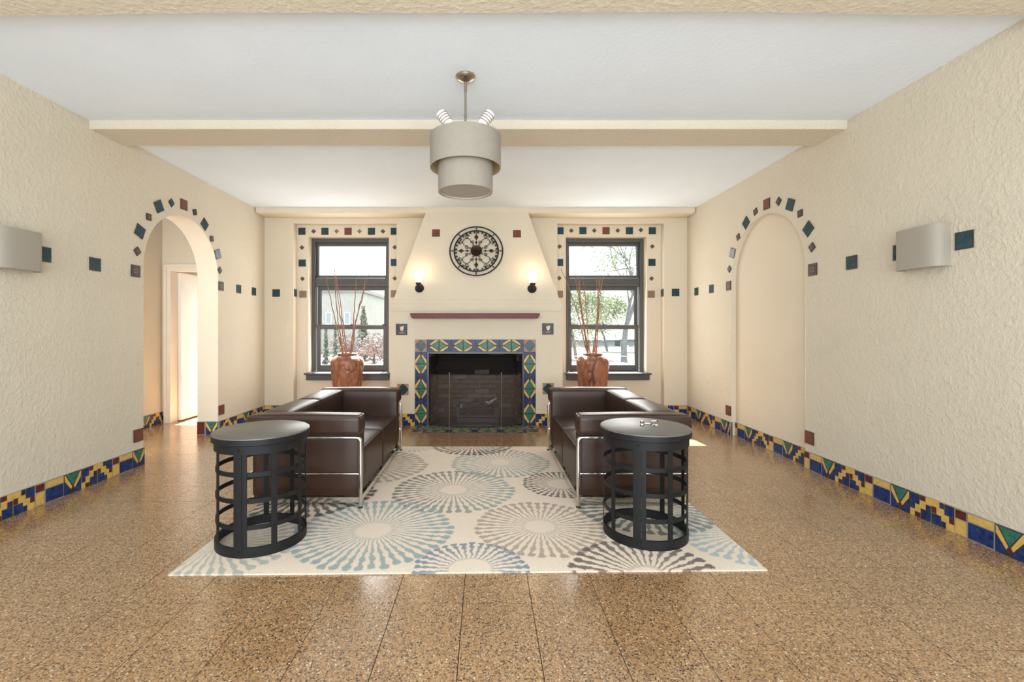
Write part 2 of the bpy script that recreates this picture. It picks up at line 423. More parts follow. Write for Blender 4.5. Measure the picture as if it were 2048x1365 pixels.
RA0, RA1, RZS, ND = 4.083, 5.31, 1.757, 0.05
mb = MB()
arch_side(mb, XR, RA0, RA1, YF, 6.95, RZS, M['plaster'], True)
arch_soffit(mb, XR, XR + ND, RA0, RA1, RZS, M['plaster_smooth'], True)
mb.poly(([(XR + ND, RA0, 0)] + [(XR + ND, u, z) for u, z in arch_pts(RA0, RA1, RZS)] + [(XR + ND, RA1, 0)]), M['plaster_smooth'])
wall_right = struct(bevel(mb.build('wall_right'), 0.03, 5, 40), 'right cream stucco wall with a shallow blind arched niche', 'wall')

RECL, RECR = (-2.675, -1.24), (1.003, 2.49)
WINL, WINR = (-2.512, -1.372), (1.14, 2.285)
WZ0, WZ1 = 0.575, 2.525
mb = MB(); P = M['plaster_smooth']; YO = 6.95
mb.box(XL - 0.1, RECL[0], YB, YO, 0, HC, P); mb.box(RECL[1], RECR[0], YB, YO, 0, HC, P); mb.box(RECR[1], XR + 0.1, YB, YO, 0, HC, P)
for (a, b), (c, d) in ((RECL, WINL), (RECR, WINR)):
    mb.box(a, b, YB, YO, 2.69, HC, P)
    mb.box(a, c, YR, YO, 0, 2.69, P); mb.box(d, b, YR, YO, 0, 2.69, P)
    mb.box(c, d, YR, YO, 0, WZ0, P); mb.box(c, d, YR, YO, WZ1, 2.69, P)
wall_back = struct(mb.build('wall_back'), 'cream plaster fireplace wall with two recessed window bays', 'wall')

# wall behind the camera, three tall windows
mb = MB(); P = M['plaster']
xs = [XL - 0.3, -2.75, -1.25, -0.88, 0.62, 0.99, 2.49, XR + 0.3]
for k in range(0, 8, 2): mb.box(xs[k], xs[k + 1], YF - 0.2, YF, 0, HC, P)
for k in range(1, 7, 2): mb.box(xs[k], xs[k + 1], YF - 0.2, YF, 0, 0.5, P); mb.box(xs[k], xs[k + 1], YF - 0.2, YF, 2.5, HC, P)
struct(mb.build('wall_front'), 'cream plaster wall with three windows behind the camera', 'wall')
for n, k in ((3, 1), (4, 3), (5, 5)):
    b = MB(); a, c = xs[k], xs[k + 1]
    for x in (a, (a + c) / 2 - 0.03, c - 0.06): b.box(x, x + 0.06, YF - 0.16, YF - 0.1, 0.5, 2.5, M['frame'])
    for z in (0.5, 1.45, 2.44): b.box(a, c, YF - 0.155, YF - 0.105, z, z + 0.06, M['frame'])
    struct(b.build('window_%d' % n), ['grey framed window behind the camera, beside the left wall', 'grey framed middle window behind the camera', 'grey framed window behind the camera, beside the right wall'][n - 3], 'window')

# the hall beyond the arch
HX, HY = -4.17, 6.0
mb = MB(); P = M['plaster_smooth']
mb.box(HX - 0.2, HX, 3.6, 7.6, 0, HC, P)
wall_hall = struct(mb.build('wall_hall_left'), 'cream hall wall seen through the open arch', 'wall')
mb = MB()
DX0, DX1, DZ = -4.075, -3.36, 1.985
mb.box(HX, DX0, HY, HY + 0.12, 0, HC, P); mb.box(DX0, DX1, HY, HY + 0.12, DZ, HC, P); mb.box(DX1, XL - TH, HY, HY + 0.12, 0, HC, P)
struct(mb.build('wall_hall_end'), 'cream hall end wall around the white doorway', 'wall')
mb = MB(); mb.box(HX - 0.2, XL - TH, 3.4, 3.6, 0, HC, P)
struct(mb.build('wall_hall_front'), 'cream hall wall on the near side of the arch', 'wall')
mb = MB(); YE = 7.42
mb.box(HX - 0.2, -4.02, YE, YE + 0.15, 0, HC, P); mb.box(-4.02, -3.4, YE, YE + 0.15, 2.02, HC, P); mb.box(-3.4, XL - 0.05, YE, YE + 0.15, 0, HC, P)
mb.box(XL - TH, XL, 6.95, YE + 0.15, 0, HC, P)
struct(mb.build('wall_hall_back'), 'outer wall of the hall behind the open white door', 'wall')
mb = MB(); W = M['cream_paint']
for a, c, z0, z1, dy in ((DX0 - 0.055, DX0 + 0.02, 0, DZ + 0.055, 0.02), (DX1 - 0.02, DX1 + 0.055, 0, DZ + 0.055, 0.02), (DX0 + 0.02, DX1 - 0.02, DZ - 0.02, DZ + 0.055, 0.02)):
    mb.box(a, c, HY - dy, HY + 0.13, z0, z1, W)
for a, c, z0, z1 in ((DX0 - 0.06, DX0 - 0.03, 0, DZ + 0.06), (DX0 - 0.03, DX1, DZ + 0.03, DZ + 0.06)): mb.box(a, c, HY - 0.032, HY - 0.02, z0, z1, W)
struct(bevel(mb.build('trim_4'), 0.004, 2), 'cream painted casing of the hall doorway', 'trim')
door = struct(thing('door_1', (DX0 + 0.04, HY + 0.12, 0.008), None, None), 'white open door leaf standing in the hall doorway', 'door')
mb = MB(); mb.box(DX0 + 0.022, DX0 + 0.062, HY + 0.13, HY + 0.98, 0.012, DZ - 0.025, M['white_paint'])
bevel(mb.build('door_leaf', door), 0.003, 2)
for z in (0.55, 1.75):
    mb = MB(); mb.tube([(DX0 + 0.068, HY + 0.135, z - 0.05), (DX0 + 0.068, HY + 0.135, z + 0.05)], 0.008, M['white_paint'])
    mb.build('hinge', door, smooth=40)
mb = MB(); mb.lathe([(0.0, 0.05), (0.02, 0.048), (0.028, 0.03), (0.02, 0.012), (0.01, 0.01), (0.01, 0)], M['nickel'], 16)
mb.build('door_knob', door, smooth=40, m=Matrix.Translation((DX0 + 0.062, HY + 0.9, 1.0)) @ Matrix.Rotation(PI / 2, 4, 'Y'))

# ------------------------------------------------------------------ ceramic tiles
def cell_tile(name, cells, base, w=1.0, h=1.0, th=0.012, outline=None, lift=0.0012):
    """tile in the unit frame: x along the wall, y out of the wall (towards -y is the room), z up"""
    b = MB(); b.box(0, w, -th, 0.002, 0, h, base, skip='k')
    for poly, m in cells:
        pts = [(x * w, z * h) for x, z in poly]
        cx = sum(p[0] for p in pts) / len(pts); cz = sum(p[1] for p in pts) / len(pts)
        if outline:
            gx = 0.025
            b.poly([(x + (gx if x > cx else -gx) * w if 0.01 < x / w < 0.99 else x, -th - lift * 0.4, z + (gx if z > cz else -gx) * h if 0.01 < z / h < 0.99 else z) for x, z in pts], outline)
        b.poly([(x, -th - lift, z) for x, z in pts], m)
    return b.mesh(name)
def rc(x0, x1, z0, z1): return [(x0, z0), (x1, z0), (x1, z1), (x0, z1)]
B_, Y_, G_, O_ = M['t_blue'], M['t_yellow'], M['t_green'], M['t_brown']
e = 0.03
VCELLS = [([(0.12, 1 - e), (0.5, 0.375), (0.88, 1 - e)], G_),
          ([(e, 0.69), (0.385, 0.215), (0.455, 0.335), (0.075, 0.96), (e, 0.96)], Y_),
          ([(1 - e, 0.96), (0.925, 0.96), (0.545, 0.335), (0.615, 0.215), (1 - e, 0.69)], Y_),
          ([(0.5, 0.03), (0.585, 0.17), (0.5, 0.31), (0.415, 0.17)], O_),
          ([(e, e), (0.455, e), (0.36, 0.18), (e, 0.60)], B_),
          ([(1 - e, e), (1 - e, 0.60), (0.64, 0.18), (0.545, e)], B_)]
ACELLS = [(rc(e, 0.44, 0.58, 1 - e), B_), (rc(0.50, 0.72, 0.80, 1 - e), O_), (rc(e, 0.22, 0.33, 0.54), B_),
          (rc(0.26, 0.48, e, 0.20), O_), (rc(0.78, 1 - e, 0.45, 0.66), B_), (rc(0.54, 1 - e, e, 0.41), B_)]
BCELLS = [(rc(0.60, 1 - e, 0.58, 1 - e), B_), (rc(0.39, 0.54, 0.78, 1 - e), B_), (rc(0.80, 1 - e, 0.32, 0.53), O_),
          (rc(e, 0.42, e, 0.42), B_), (rc(0.47, 0.62, e, 0.24), B_), (rc(e, 0.20, 0.48, 0.70), O_)]
HCELLS = [(rc(2 * e, 1 - 2 * e, 0.64, 1 - e), O_), (rc(2 * e, 1 - 2 * e, e, 0.60), Y_)]
FCELLS = [(rc(e, 1 - e, 0.69, 1 - e), Y_), (rc(e, 1 - e, e, 0.65), B_)]
TILE = {}
LN = M['t_line']; GR = M['t_grout']
TILE['V'] = cell_tile('tile_v', VCELLS, LN, 1, 1)
TILE['A'] = cell_tile('tile_a', ACELLS, Y_, 1, 1, outline=LN)
TILE['B'] = cell_tile('tile_b', BCELLS, Y_, 1, 1, outline=LN)
TILE['H'] = cell_tile('tile_h', HCELLS, GR, 1, 1)
TILE['F'] = cell_tile('tile_f', FCELLS, GR, 1, 1)
TILE['O'] = cell_tile('tile_o', [(rc(e, 1 - e, e, 1 - e), O_)], GR)
TILE['S'] = cell_tile('tile_s', [([(0.43, e), (0.57, e), (1 - e, 0.43), (1 - e, 0.57), (0.57, 1 - e), (0.43, 1 - e), (e, 0.57), (e, 0.43)], M['t_teal'])], M['t_tan'])
def plain(nm, m): return cell_tile(nm, [(rc(0.05, 0.95, 0.05, 0.95), m)], LN)
TILE['teal'] = plain('tile_teal', M['t_teal']); TILE['red'] = plain('tile_red', M['t_red'])
TILE['green'] = cell_tile('tile_green', [(rc(0.03, 0.97, 0.04, 0.96), M['t_hearth'])], LN)
def petal(a):
    c, s = math.cos(a), math.sin(a)
    def r(u, v): return (0.5 + u * c - v * s, 0.5 + u * s + v * c)
    return [r(0.05, 0), r(0.2, -0.09), r(0.36, 0), r(0.2, 0.09)]
def decor(nm, base, pet):
    cl = [(rc(0.10, 0.90, 0.10, 0.90), pet), (rc(0.13, 0.87, 0.13, 0.87), base)]
    me = MB(); th = 0.012
    me.box(0, 1, -th, 0.002, 0, 1, base, skip='k')
    for i, (p, m) in enumerate(cl): me.poly([(x, -th - 0.0006 * (i + 1), z) for x, z in p], m)
    for k in range(4):
        me.poly([(x, -th - 0.004, z) for x, z in petal(PI / 4 + k * PI / 2)], pet)
        a = k * PI / 2
        me.poly([(0.5 + 0.06 * math.cos(a), -th - 0.003, 0.5 + 0.06 * math.sin(a)), (0.5 + 0.3 * math.cos(a - 0.16), -th - 0.003, 0.5 + 0.3 * math.sin(a - 0.16)), (0.5 + 0.3 * math.cos(a + 0.16), -th - 0.003, 0.5 + 0.3 * math.sin(a + 0.16))], pet)
    return me.mesh(nm)
TILE['decor'] = decor('tile_decor', M['t_decor'], M['t_petal'])
TILE['decorlight'] = decor('tile_decor_worn', M['t_decorlight'], M['t_petal'])

# frame matrices: columns (along, into the wall, up) ; scale to tile size
def wall_frame(side):
    if side == 'left':  return Vector((0, 1, 0)), Vector((-1, 0, 0))      # reading left to right = increasing y
    if side == 'right': return Vector((0, -1, 0)), Vector((1, 0, 0))
    if side == 'return_l': return Vector((0, 1, 0)), Vector((-1, 0, 0))
    if side == 'jamb': return Vector((1, 0, 0)), Vector((0, 1, 0))
    return Vector((1, 0, 0)), Vector((0, 1, 0))
def tmat(origin, side, w, h, rot=0.0, th=1.0):
    """origin = centre of the tile on the wall face"""
    u, n = wall_frame(side); v = Vector((0, 0, 1))
    c, s = math.cos(rot), math.sin(rot)
    U = (u * c + v * s) * w; V = (v * c - u * s) * h; Nn = n * th
    o = Vector(origin) - U * 0.5 - V * 0.5
    return Matrix(((U.x, Nn.x, V.x, o.x), (U.y, Nn.y, V.y, o.y), (U.z, Nn.z, V.z, o.z), (0, 0, 0, 1)))

TW, TH_ = 0.146, 0.152
SEQ = [('V', 1.0), ('A', 1.0), ('B', 1.0), ('H', 0.5), ('F', 1.0)]
def run(parent, side, start, length, phase, tw=TW, name='baseboard_tile', z0=0.0):
    """lay V A B H F tiles from start (a point on the wall face at floor level); phase = distance from start to a V's left edge"""
    u, n = wall_frame(side); per = 4.5 * tw
    pos = phase - per * math.ceil((phase + per) / per)
    t = 0
    while pos < length - 1e-4:
        k, wf = SEQ[t % 5]; w = wf * tw; a, b = max(0, pos), min(length, pos + w)
        if b - a > 0.02:
            g = 0.0015
            c = Vector(start) + u * ((a + b) / 2) + Vector((0, 0, z0 + TH_ / 2))
            link(name, TILE[k], parent, tmat(c, side, b - a - g, TH_ - g))
        pos += w; t += 1
def base_strip(name, parent_label, boxes):
    b = MB()
    for bx in boxes: b.box(*bx, M['t_grout'])
    return struct(b.build(name), parent_label, 'baseboard')

bbr = base_strip('baseboard_right', 'blue and yellow glazed tile baseboard along the right wall', [
    (XR - 0.010, XR + 0.01, -0.4, RA0, 0, TH_), (XR + ND - 0.010, XR + ND + 0.01, RA0, RA1, 0, TH_), (XR - 0.010, XR + 0.01, RA1, YB, 0, TH_)])
run(bbr, 'right', (XR, RA0, 0), RA0 + 0.3, RA0 - 3.868)
run(bbr, 'right', (XR + ND, RA1, 0), RA1 - RA0, RA1 - 5.11)
run(bbr, 'right', (XR, YB - 0.012, 0), YB - RA1 - 0.012, YB - 0.012 - 6.18)
link('baseboard_tile', TILE['F'], bbr, tmat((XR + 0.019, RA1 + 0.0, TH_ / 2), 'back', 0.06, TH_ - 0.002, 0, -1))
bbl = base_strip('baseboard_left', 'blue and yellow glazed tile baseboard along the left wall and arch jamb', [
    (XL - 0.01, XL + 0.010, 1.0, LA0, 0, TH_), (XL - 0.01, XL + 0.010, LA1, YB, 0, TH_), (XL - TH, XL + 0.010, LA1 - 0.010, LA1 + 0.01, 0, TH_)])
run(bbl, 'left', (XL, 1.0, 0), LA0 - 1.0, LA0 - 1.0 - TW)
run(bbl, 'left', (XL, LA1, 0), YB - LA1 - 0.012, 5.885 - LA1)
link('baseboard_tile', TILE['O'], bbl, tmat((XL - TH + 0.047, LA1, TH_ / 2), 'back', 0.09, TH_ - 0.002))
link('baseboard_tile', TILE['V'], bbl, tmat((XL - 0.066, LA1, TH_ / 2), 'back', 0.138, TH_ - 0.002))
bbh = base_strip('baseboard_hall', 'blue and yellow glazed tile baseboard in the hall beyond the arch', [(HX - 0.01, HX + 0.010, 3.7, HY, 0, TH_), (HX, DX0 - 0.06, HY - 0.010, HY + 0.01, 0, TH_)])
run(bbh, 'left', (HX, 4.6, 0), HY - 4.6 - 0.012, HY - 0.012 - 4.6 - 2.6 * TW)
link('baseboard_tile', TILE['F'], bbh, tmat((HX + 0.022, HY, TH_ / 2), 'back', 0.04, TH_ - 0.002))
bbk = base_strip('baseboard_back', 'blue and yellow glazed tile baseboard along the fireplace wall', [
    (XL, RECL[0] + 0.01, YB - 0.010, YB + 0.01, 0, TH_), (RECL[0], RECL[1], YR - 0.010, YR + 0.01, 0, TH_), (RECR[0], RECR[1], YR - 0.010, YR + 0.01, 0, TH_), (RECR[1] - 0.01, XR, YB - 0.010, YB + 0.01, 0, TH_)])
run(bbk, 'back', (XL + 0.012, YB, 0), RECL[0] - XL - 0.012, 0.09)
run(bbk, 'back', (RECL[0] + 0.012, YR, 0), RECL[1] - RECL[0] - 0.03, 0.2)
run(bbk, 'back', (RECR[0] + 0.012, YR, 0), RECR[1] - RECR[0] - 0.03, 0.2)
run(bbk, 'back', (RECR[1], YB, 0), XR - RECR[1] - 0.012, -0.02 - 2 * TW)
for i in range(2): pass
M_band = None
# replace the right pier run order: V H F as seen
# ---- square accent tiles let into the walls
S4 = 0.104; ZR = 1.728
def wt(parent, k, origin, side, size=S4, rot=0.0, nm='wall_tile', h=None):
    return link(nm, TILE[k], parent, tmat(origin, side, size, h or size, rot, 0.55))
for y, k in ((2.815, 'teal'), (3.24, 'teal'), (3.665, 'teal'), (4.09, 'decor'), (5.41, 'decor'), (5.80, 'teal'), (6.18, 'teal')):
    wt(wall_left, k, (XL, y, ZR + (0.012 if y < 3.5 else 0) - (0.012 if y > 5 else 0)), 'left')
for y, k in ((2.726, 'teal'), (3.15, 'teal'), (3.565, 'teal'), (3.99, 'decor'), (5.37, 'decor'), (5.78, 'teal'), (6.19, 'teal')):
    wt(wall_right, k, (XR, y, ZR + (0.012 if y < 3.5 else 0) - (0.012 if y > 5 else 0)), 'right')
S2 = 0.062
kinds = ['d', 'teal', 'd', 'teal', 'd', 'red', 'd', 'teal', 'd', 'teal', 'd']
def arch_tiles(parent, x, side, cy, cz, r, order):
    n = 11
    for i in range(n):
        a = PI * (i + 0.28) / (n - 1 + 0.56)
        k = order[i]
        y = cy - r * math.cos(a); z = cz + r * math.sin(a)
        sg = 1 if side == 'left' else -1
        rot = sg * (PI / 2 - a)
        if k == 'd': wt(parent, 'decor', (x, y, z), side, S2, rot + PI / 4)
        elif k == 'ds': wt(parent, 'teal', (x, y, z), side, S2, rot + PI / 4)
        else: wt(parent, k, (x, y, z), side, S4 + 0.006, rot)
# photograph order along each arch, from the near jamb to the far jamb
LT = [(4.11, 1.906, 'd', 40), (4.141, 2.088, 'teal', 68), (4.249, 2.242, 'd', 0), (4.381, 2.374, 'teal', 30), (4.556, 2.455, 'ds', 45), (4.745, 2.487, 'red', 0),
      (4.922, 2.455, 'ds', 20), (5.095, 2.366, 'teal', -38), (5.227, 2.232, 'd', 15), (5.344, 2.078, 'teal', -70), (5.386, 1.898, 'd', 45)]
for y, z, k, r in LT:
    wt(wall_left, 'teal' if k == 'ds' else 'decor' if k == 'd' else k, (XL, y, z), 'left', S2 if k in ('d', 'ds') else S4, math.radians(r))
RT = [(5.352, 1.908, 'd', 45), (5.285, 2.083, 'teal', -20), (5.166, 2.241, 'd', 20), (5.011, 2.363, 'teal', 40), (4.835, 2.439, 'd', 20), (4.642, 2.466, 'red', 0),
      (4.453, 2.441, 'd', 45), (4.282, 2.364, 'teal', -25), (4.149, 2.25, 'd', 5), (4.045, 2.09, 'teal', -50), (3.998, 1.922, 'd', 35)]
for y, z, k, r in RT:
    wt(wall_right, 'decor' if k == 'd' else k, (XR, y, z), 'right', S2 if k == 'd' else S4, math.radians(r))
for par, x, y, z, sd in ((wall_left, XL, 4.122, 0.275, 'left'), (wall_left, XL, 5.42, 0.275, 'left'), (wall_right, XR, 4.03, 0.275, 'right'), (wall_right, XR, 5.375, 0.275, 'right')):
    wt(par, 'red', (x, y, z), sd, 0.11)
# fireplace wall: row on the piers and the border of each window bay
wt(wall_back, 'teal', px(552.5, 586.5, YB), 'back'); wt(wall_back, 'teal', px(1351, 585.5, YB), 'back')
wt(wall_back, 'teal', (RECL[0], 6.54, 1.725), 'return_l', 0.085, h=S4)
link('wall_tile', TILE['teal'], wall_back, tmat((RECR[1], 6.54, 1.725), 'right', 0.085, S4, 0, 0.55))
lt = [(604, 463, 'teal', 0), (627.3, 463, 'decor', 1), (650, 463, 'teal', 0), (673.3, 463, 'decorlight', 1), (696.3, 463, 'red', 0), (719, 463, 'decorlight', 1), (743, 463, 'teal', 0), (766, 463, 'decor', 1), (788.5, 463, 'teal', 2),
      (604, 495.5, 'decor', 1), (789.5, 495, 'decor', 1), (604.5, 526.5, 'teal', 0), (789, 525.5, 'teal', 0), (605, 558, 'decor', 1), (789.7, 557.2, 'decor', 1), (606, 589, 'decorlight', 0), (789, 588, 'decorlight', 0)]
rt = [(1120, 462, 'teal', 0), (1142.6, 461.7, 'decor', 1), (1165.7, 461.8, 'teal', 0), (1188.4, 461.5, 'decor', 1), (1212, 462, 'red', 0), (1235.4, 461.5, 'decor', 1), (1258.6, 462, 'teal', 0), (1281.6, 460.5, 'decor', 1), (1304.5, 462, 'teal', 0),
      (1119.2, 493.4, 'decor', 1), (1304.5, 493.3, 'decor', 1), (1119.2, 525.5, 'teal', 0), (1303.8, 525.3, 'teal', 0), (1118.5, 556.8, 'decor', 1), (1303, 557.6, 'decor', 1), (1119, 589, 'decorlight', 0), (1302.3, 589, 'decorlight', 0)]
for x, y, k, r in lt + rt:
    p = px(x, y, YR)
    if r == 2: p.x -= 0.0
    wt(wall_back, k, p, 'back', 0.046 if r == 1 else S4 - 0.004, PI / 4 if r == 1 else 0)

# ------------------------------------------------------------------ windows
def window(n, x0, x1, label):
    root = struct(thing('window_%d' % n, ((x0 + x1) / 2, 6.72, WZ0), None, None), label, 'window')
    m = M['frame']; Z0, Z1 = WZ0, WZ1
    b = MB()
    b.box(x0, x0 + 0.05, 6.72, 6.86, Z0, Z1, m); b.box(x1 - 0.05, x1, 6.72, 6.86, Z0, Z1, m)
    b.box(x0 + 0.05, x1 - 0.05, 6.72, 6.86, Z1 - 0.055, Z1, m); b.box(x0 + 0.05, x1 - 0.05, 6.72, 6.86, Z0, Z0 + 0.035, m)
    b.box(x0 + 0.05, x1 - 0.05, 6.735, 6.86, 1.835, 1.955, m)
    b.box(x0 + 0.05, x1 - 0.05, 6.722, 6.75, 1.885, 1.91, m)
    bevel(b.build('window_frame', root), 0.004, 2)
    def sash(nm, a, c, z0, z1, y0, y1, st, top, bot):
        s = MB(); s.box(a, a + st, y0, y1, z0, z1, m); s.box(c - st, c, y0, y1, z0, z1, m)
        s.box(a + st, c - st, y0, y1, z1 - top, z1, m); s.box(a + st, c - st, y0, y1, z0, z0 + bot, m)
        o = bevel(s.build(nm, root), 0.004, 2)
        g = MB(); ym = (y0 + y1) / 2
        g.box(a + st - 0.004, c - st + 0.004, ym - 0.002, ym + 0.002, z0 + bot - 0.004, z1 - top + 0.004, M['glass'])
        go = link('pane', g.mesh('pane'), o); go.matrix_parent_inverse = Matrix.Identity(4)
        # the sash sits in world coordinates below a translated root: undo that once for the pane
        return o
    a, c = x0 + 0.05, x1 - 0.05
    sash('transom_sash', a, c, 1.955, Z1 - 0.055, 6.775, 6.82, 0.028, 0.045, 0.045)
    sash('upper_sash', a + 0.012, c - 0.012, 1.235, 1.835, 6.80, 6.835, 0.045, 0.055, 0.04)
    s2 = sash('lower_sash', a + 0.012, c - 0.012, Z0 + 0.035, 1.275, 6.755, 6.79, 0.048, 0.062, 0.085)
    for fx in (0.06, 0.5, 0.94):
        k = MB(); xx = a + (c - a) * fx; k.box(xx - 0.015, xx + 0.015, 6.75, 6.775, 1.275, 1.287, m)
        ko = link('sash_lock', k.mesh('sash_lock'), s2)
    b = MB()
    b.box(x0 - 0.02, x1 + 0.03, 6.47, 6.74, 0.575, 0.60, M['sill']); b.box(x0, x1 + 0.012, 6.50, 6.60, 0.50, 0.575, M['sill'])
    bevel(b.build('window_sill', root), 0.006, 2)
    return root
window(1, WINL[0], WINL[1], 'grey sash window behind the left vase of branches')
window(2, WINR[0], WINR[1], 'grey sash window behind the right vase of branches')

# ------------------------------------------------------------------ fireplace
FX0, FX1, FY = -1.20, 0.97, 5.85
OX0, OX1, OZ = -0.711, 0.465, 0.905
fp = thing('fireplace', ((FX0 + FX1) / 2, FY, 0), 'cream plaster fireplace with tapered hood and patterned tile surround', 'fireplace')
mb = MB(); P = M['plaster_smooth']
mb.box(FX0, OX0 - 0.02, FY, YB, 0, 1.446, P); mb.box(OX1 + 0.02, FX1, FY, YB, 0, 1.446, P)
mb.box(OX0 - 0.02, OX1 + 0.02, FY, FY + 0.14, OZ + 0.02, 1.446, P); mb.box(OX0 - 0.02, OX1 + 0.02, FY + 0.14, YB, 1.3, 1.446, P)
breast = mb.build('chimney_breast', fp)
prof = [(1.446, 5.842, 0.0, 1.093), (1.478, 5.842, 0, 1.093), (1.486, 5.856, 0, 1.084), (1.533, 5.862, 0, 1.079), (1.540, 5.874, 0, 1.072), (1.585, 5.882, 0, 1.066), (1.592, 5.893, 0, 1.052)]
for i in range(1, 15):
    t = i / 14.0
    prof.append((1.592 + (2.80 - 1.592) * t, 5.893 + (6.215 - 5.893) * t, 0, 1.052 + (0.675 - 1.052) * t))
mb = MB(); xc = (FX0 + FX1) / 2
rows = []
for z, y, _, hw in prof:
    n = 16
    rows.append([(xc - hw, YB, z)] + [(xc - hw + 2 * hw * k / n, y, z) for k in range(n + 1)] + [(xc + hw, YB, z)])
mb.grid(rows, P)
hood = bevel(mb.build('hood', fp), 0.006, 2, 40)
mb = MB()
out = [(-0.926, 1.41), (-0.926, 1.388), (-0.918, 1.376), (-0.905, 1.349), (0.647, 1.349), (0.660, 1.376), (0.668, 1.388), (0.668, 1.41)]
mb.poly([(x, 5.71, z) for x, z in out[::-1]][::-1], M['mantel'])
for k in range(len(out)):
    (a, za), (c, zc) = out[k], out[(k + 1) % len(out)]
    mb.poly([(a, 5.71, za), (a, FY + 0.005, za), (c, FY + 0.005, zc), (c, 5.71, zc)], M['mantel'])
bevel(mb.build('mantel_shelf', fp), 0.004, 2)
# surround tiles (V tiles in pairs make the diamonds)
T6 = 0.1525
sx0, sx1 = px(830, 0, FY).x, px(1071.3, 0, FY).x
ztop = px(0, 679.5, FY).z
tw6 = (sx1 - sx0) / 10.0
zc = [ztop - T6 * 0.5]
def st(k, x, z, rot, w=None, h=None):
    link('surround_tile', TILE[k], fp, tmat((x, FY, z), 'back', (w or tw6) - 0.0015, (h or T6) - 0.0015, rot))
st('S', sx0 + tw6 / 2, ztop - T6 / 2, 0); st('S', sx1 - tw6 / 2, ztop - T6 / 2, 0)
for k in range(1, 9):
    # a V tile turned so that its green base meets its neighbour's
    st('V', sx0 + tw6 * (k + 0.5), ztop - T6 / 2, -PI / 2 if k % 2 else PI / 2, T6, tw6)
th6 = (ztop - T6) / 6.0
for k in range(6):
    z = ztop - T6 - th6 * (k + 0.5)
    for x in (sx0 + tw6 / 2, sx1 - tw6 / 2): st('V', x, z, PI if k % 2 == 0 else 0.0, tw6, th6)
for k in range(0): pass
for x, z, kk in ((px(806, 0, FY).x, px(0, 779.5, FY).z, 'S'), (px(1096.5, 0, FY).x, px(0, 778, FY).z, 'S')):
    link('wall_tile', TILE[kk], fp, tmat((x, FY, z), 'back', 0.142, 0.142, 0, 0.55))
# ship tiles
def ship(nm):
    b = MB(); th = 0.012; b.box(0, 1, -th, 0.002, 0, 1, M['t_night'], skip='k')
    def pl(p, m, l): b.poly([(x, -th - l, z) for x, z in p], m)
    pl([(0.34, 0.72), (0.40, 0.42), (0.56, 0.34), (0.68, 0.52), (0.70, 0.84), (0.52, 0.74)], M['t_sail'], 0.0016)
    pl([(0.22, 0.30), (0.34, 0.16), (0.66, 0.16), (0.82, 0.34), (0.58, 0.27), (0.38, 0.27)], M['t_hull'], 0.0016)
    pl([(0.46, 0.34), (0.50, 0.34), (0.50, 0.92), (0.46, 0.92)], M['t_hull'], 0.001)
    pl([(0.20, 0.82), (0.46, 0.95), (0.46, 0.91), (0.22, 0.79)], M['t_petal'], 0.001)
    pl([(0.74, 0.66), (0.86, 0.66), (0.86, 0.90), (0.76, 0.92)], M['t_teal'], 0.0008)
    for z in (0.06, 0.12): pl([(0.08, z), (0.92, z), (0.92, z + 0.025), (0.08, z + 0.025)], M['t_petal'], 0.0008)
    return b.mesh(nm)
TILE['ship'] = ship('tile_ship')
for x, y in ((803.3, 659.3), (1095.6, 658.3)):
    p = px(x, y, FY); o = link('ship_tile', TILE['ship'], fp, tmat(p, 'back', 0.142, 0.142, 0, 0.55)); o['label'] = 'dark blue tile with a cream sailing ship'
# red tiles on the hood face, tilted with it
hood_t = math.atan2(6.215 - 5.893, 2.80 - 1.592)
def hood_y(z): return 5.893 + (z - 1.592) * math.tan(hood_t)
for x, y in ((872, 466.5), (1034, 468)):
    z = 2.47; Y = hood_y(z)
    for _ in range(4): Y = hood_y(z); z = CH + (CY - y) * Y / F
    p = px(x, y, Y)
    mm = Matrix.Translation(p) @ Matrix.Rotation(-hood_t, 4, 'X') @ Matrix.Translation(-p) @ tmat(p, 'back', 0.102, 0.102, 0, 0.55)
    link('wall_tile', TILE['red'], fp, mm)
# baseboard tiles on the breast
for x0, x1, seq in ((FX0, sx0, 'VAB'), (sx1, FX1, 'ABV')):
    w = T6
    for k in range(2):
        if x0 < -1: a = x1 - w * (k + 1); kk = 'BA'[k]
        else: a = x0 + w * k; kk = 'AB'[k]
        link('baseboard_tile', TILE[kk], fp, tmat((a + w / 2, FY, TH_ / 2), 'back', w - 0.0015, TH_))
# firebox
mb = MB(); S = M['soot']
FBX0, FBX1, FBY = -0.665, 0.395, 6.42
mb.poly([(OX0, FY + 0.02, 0), (FBX0, FBY, 0), (FBX0, FBY, 1.3), (OX0, FY + 0.02, 1.3)][::-1], S)
mb.poly([(OX1, FY + 0.02, 0), (FBX1, FBY, 0), (FBX1, FBY, 1.3), (OX1, FY + 0.02, 1.3)], S)
mb.poly([(FBX0, FBY, 0), (FBX1, FBY, 0), (FBX1, FBY, 1.3), (FBX0, FBY, 1.3)], S)
mb.poly([(OX0, FY + 0.02, 1.29), (OX1, FY + 0.02, 1.29), (FBX1, FBY, 1.29), (FBX0, FBY, 1.29)], S)
mb.poly([(OX0 - .02, FY - 0.0, 0.0015), (OX1 + .02, FY - 0.0, 0.0015), (FBX1, FBY, 0.0015), (FBX0, FBY, 0.0015)], S)
firebox = mb.build('firebox', fp)
bw, bh = 0.205, 0.066
def brick_mesh(nm, m, ln):
    b = MB(); c = 0.003
    b.box(-ln / 2 + 0.004, ln / 2 - 0.004, -0.011, 0.001, -bh / 2 + 0.004, bh / 2 - 0.004, m, skip='k'); return b.mesh(nm)
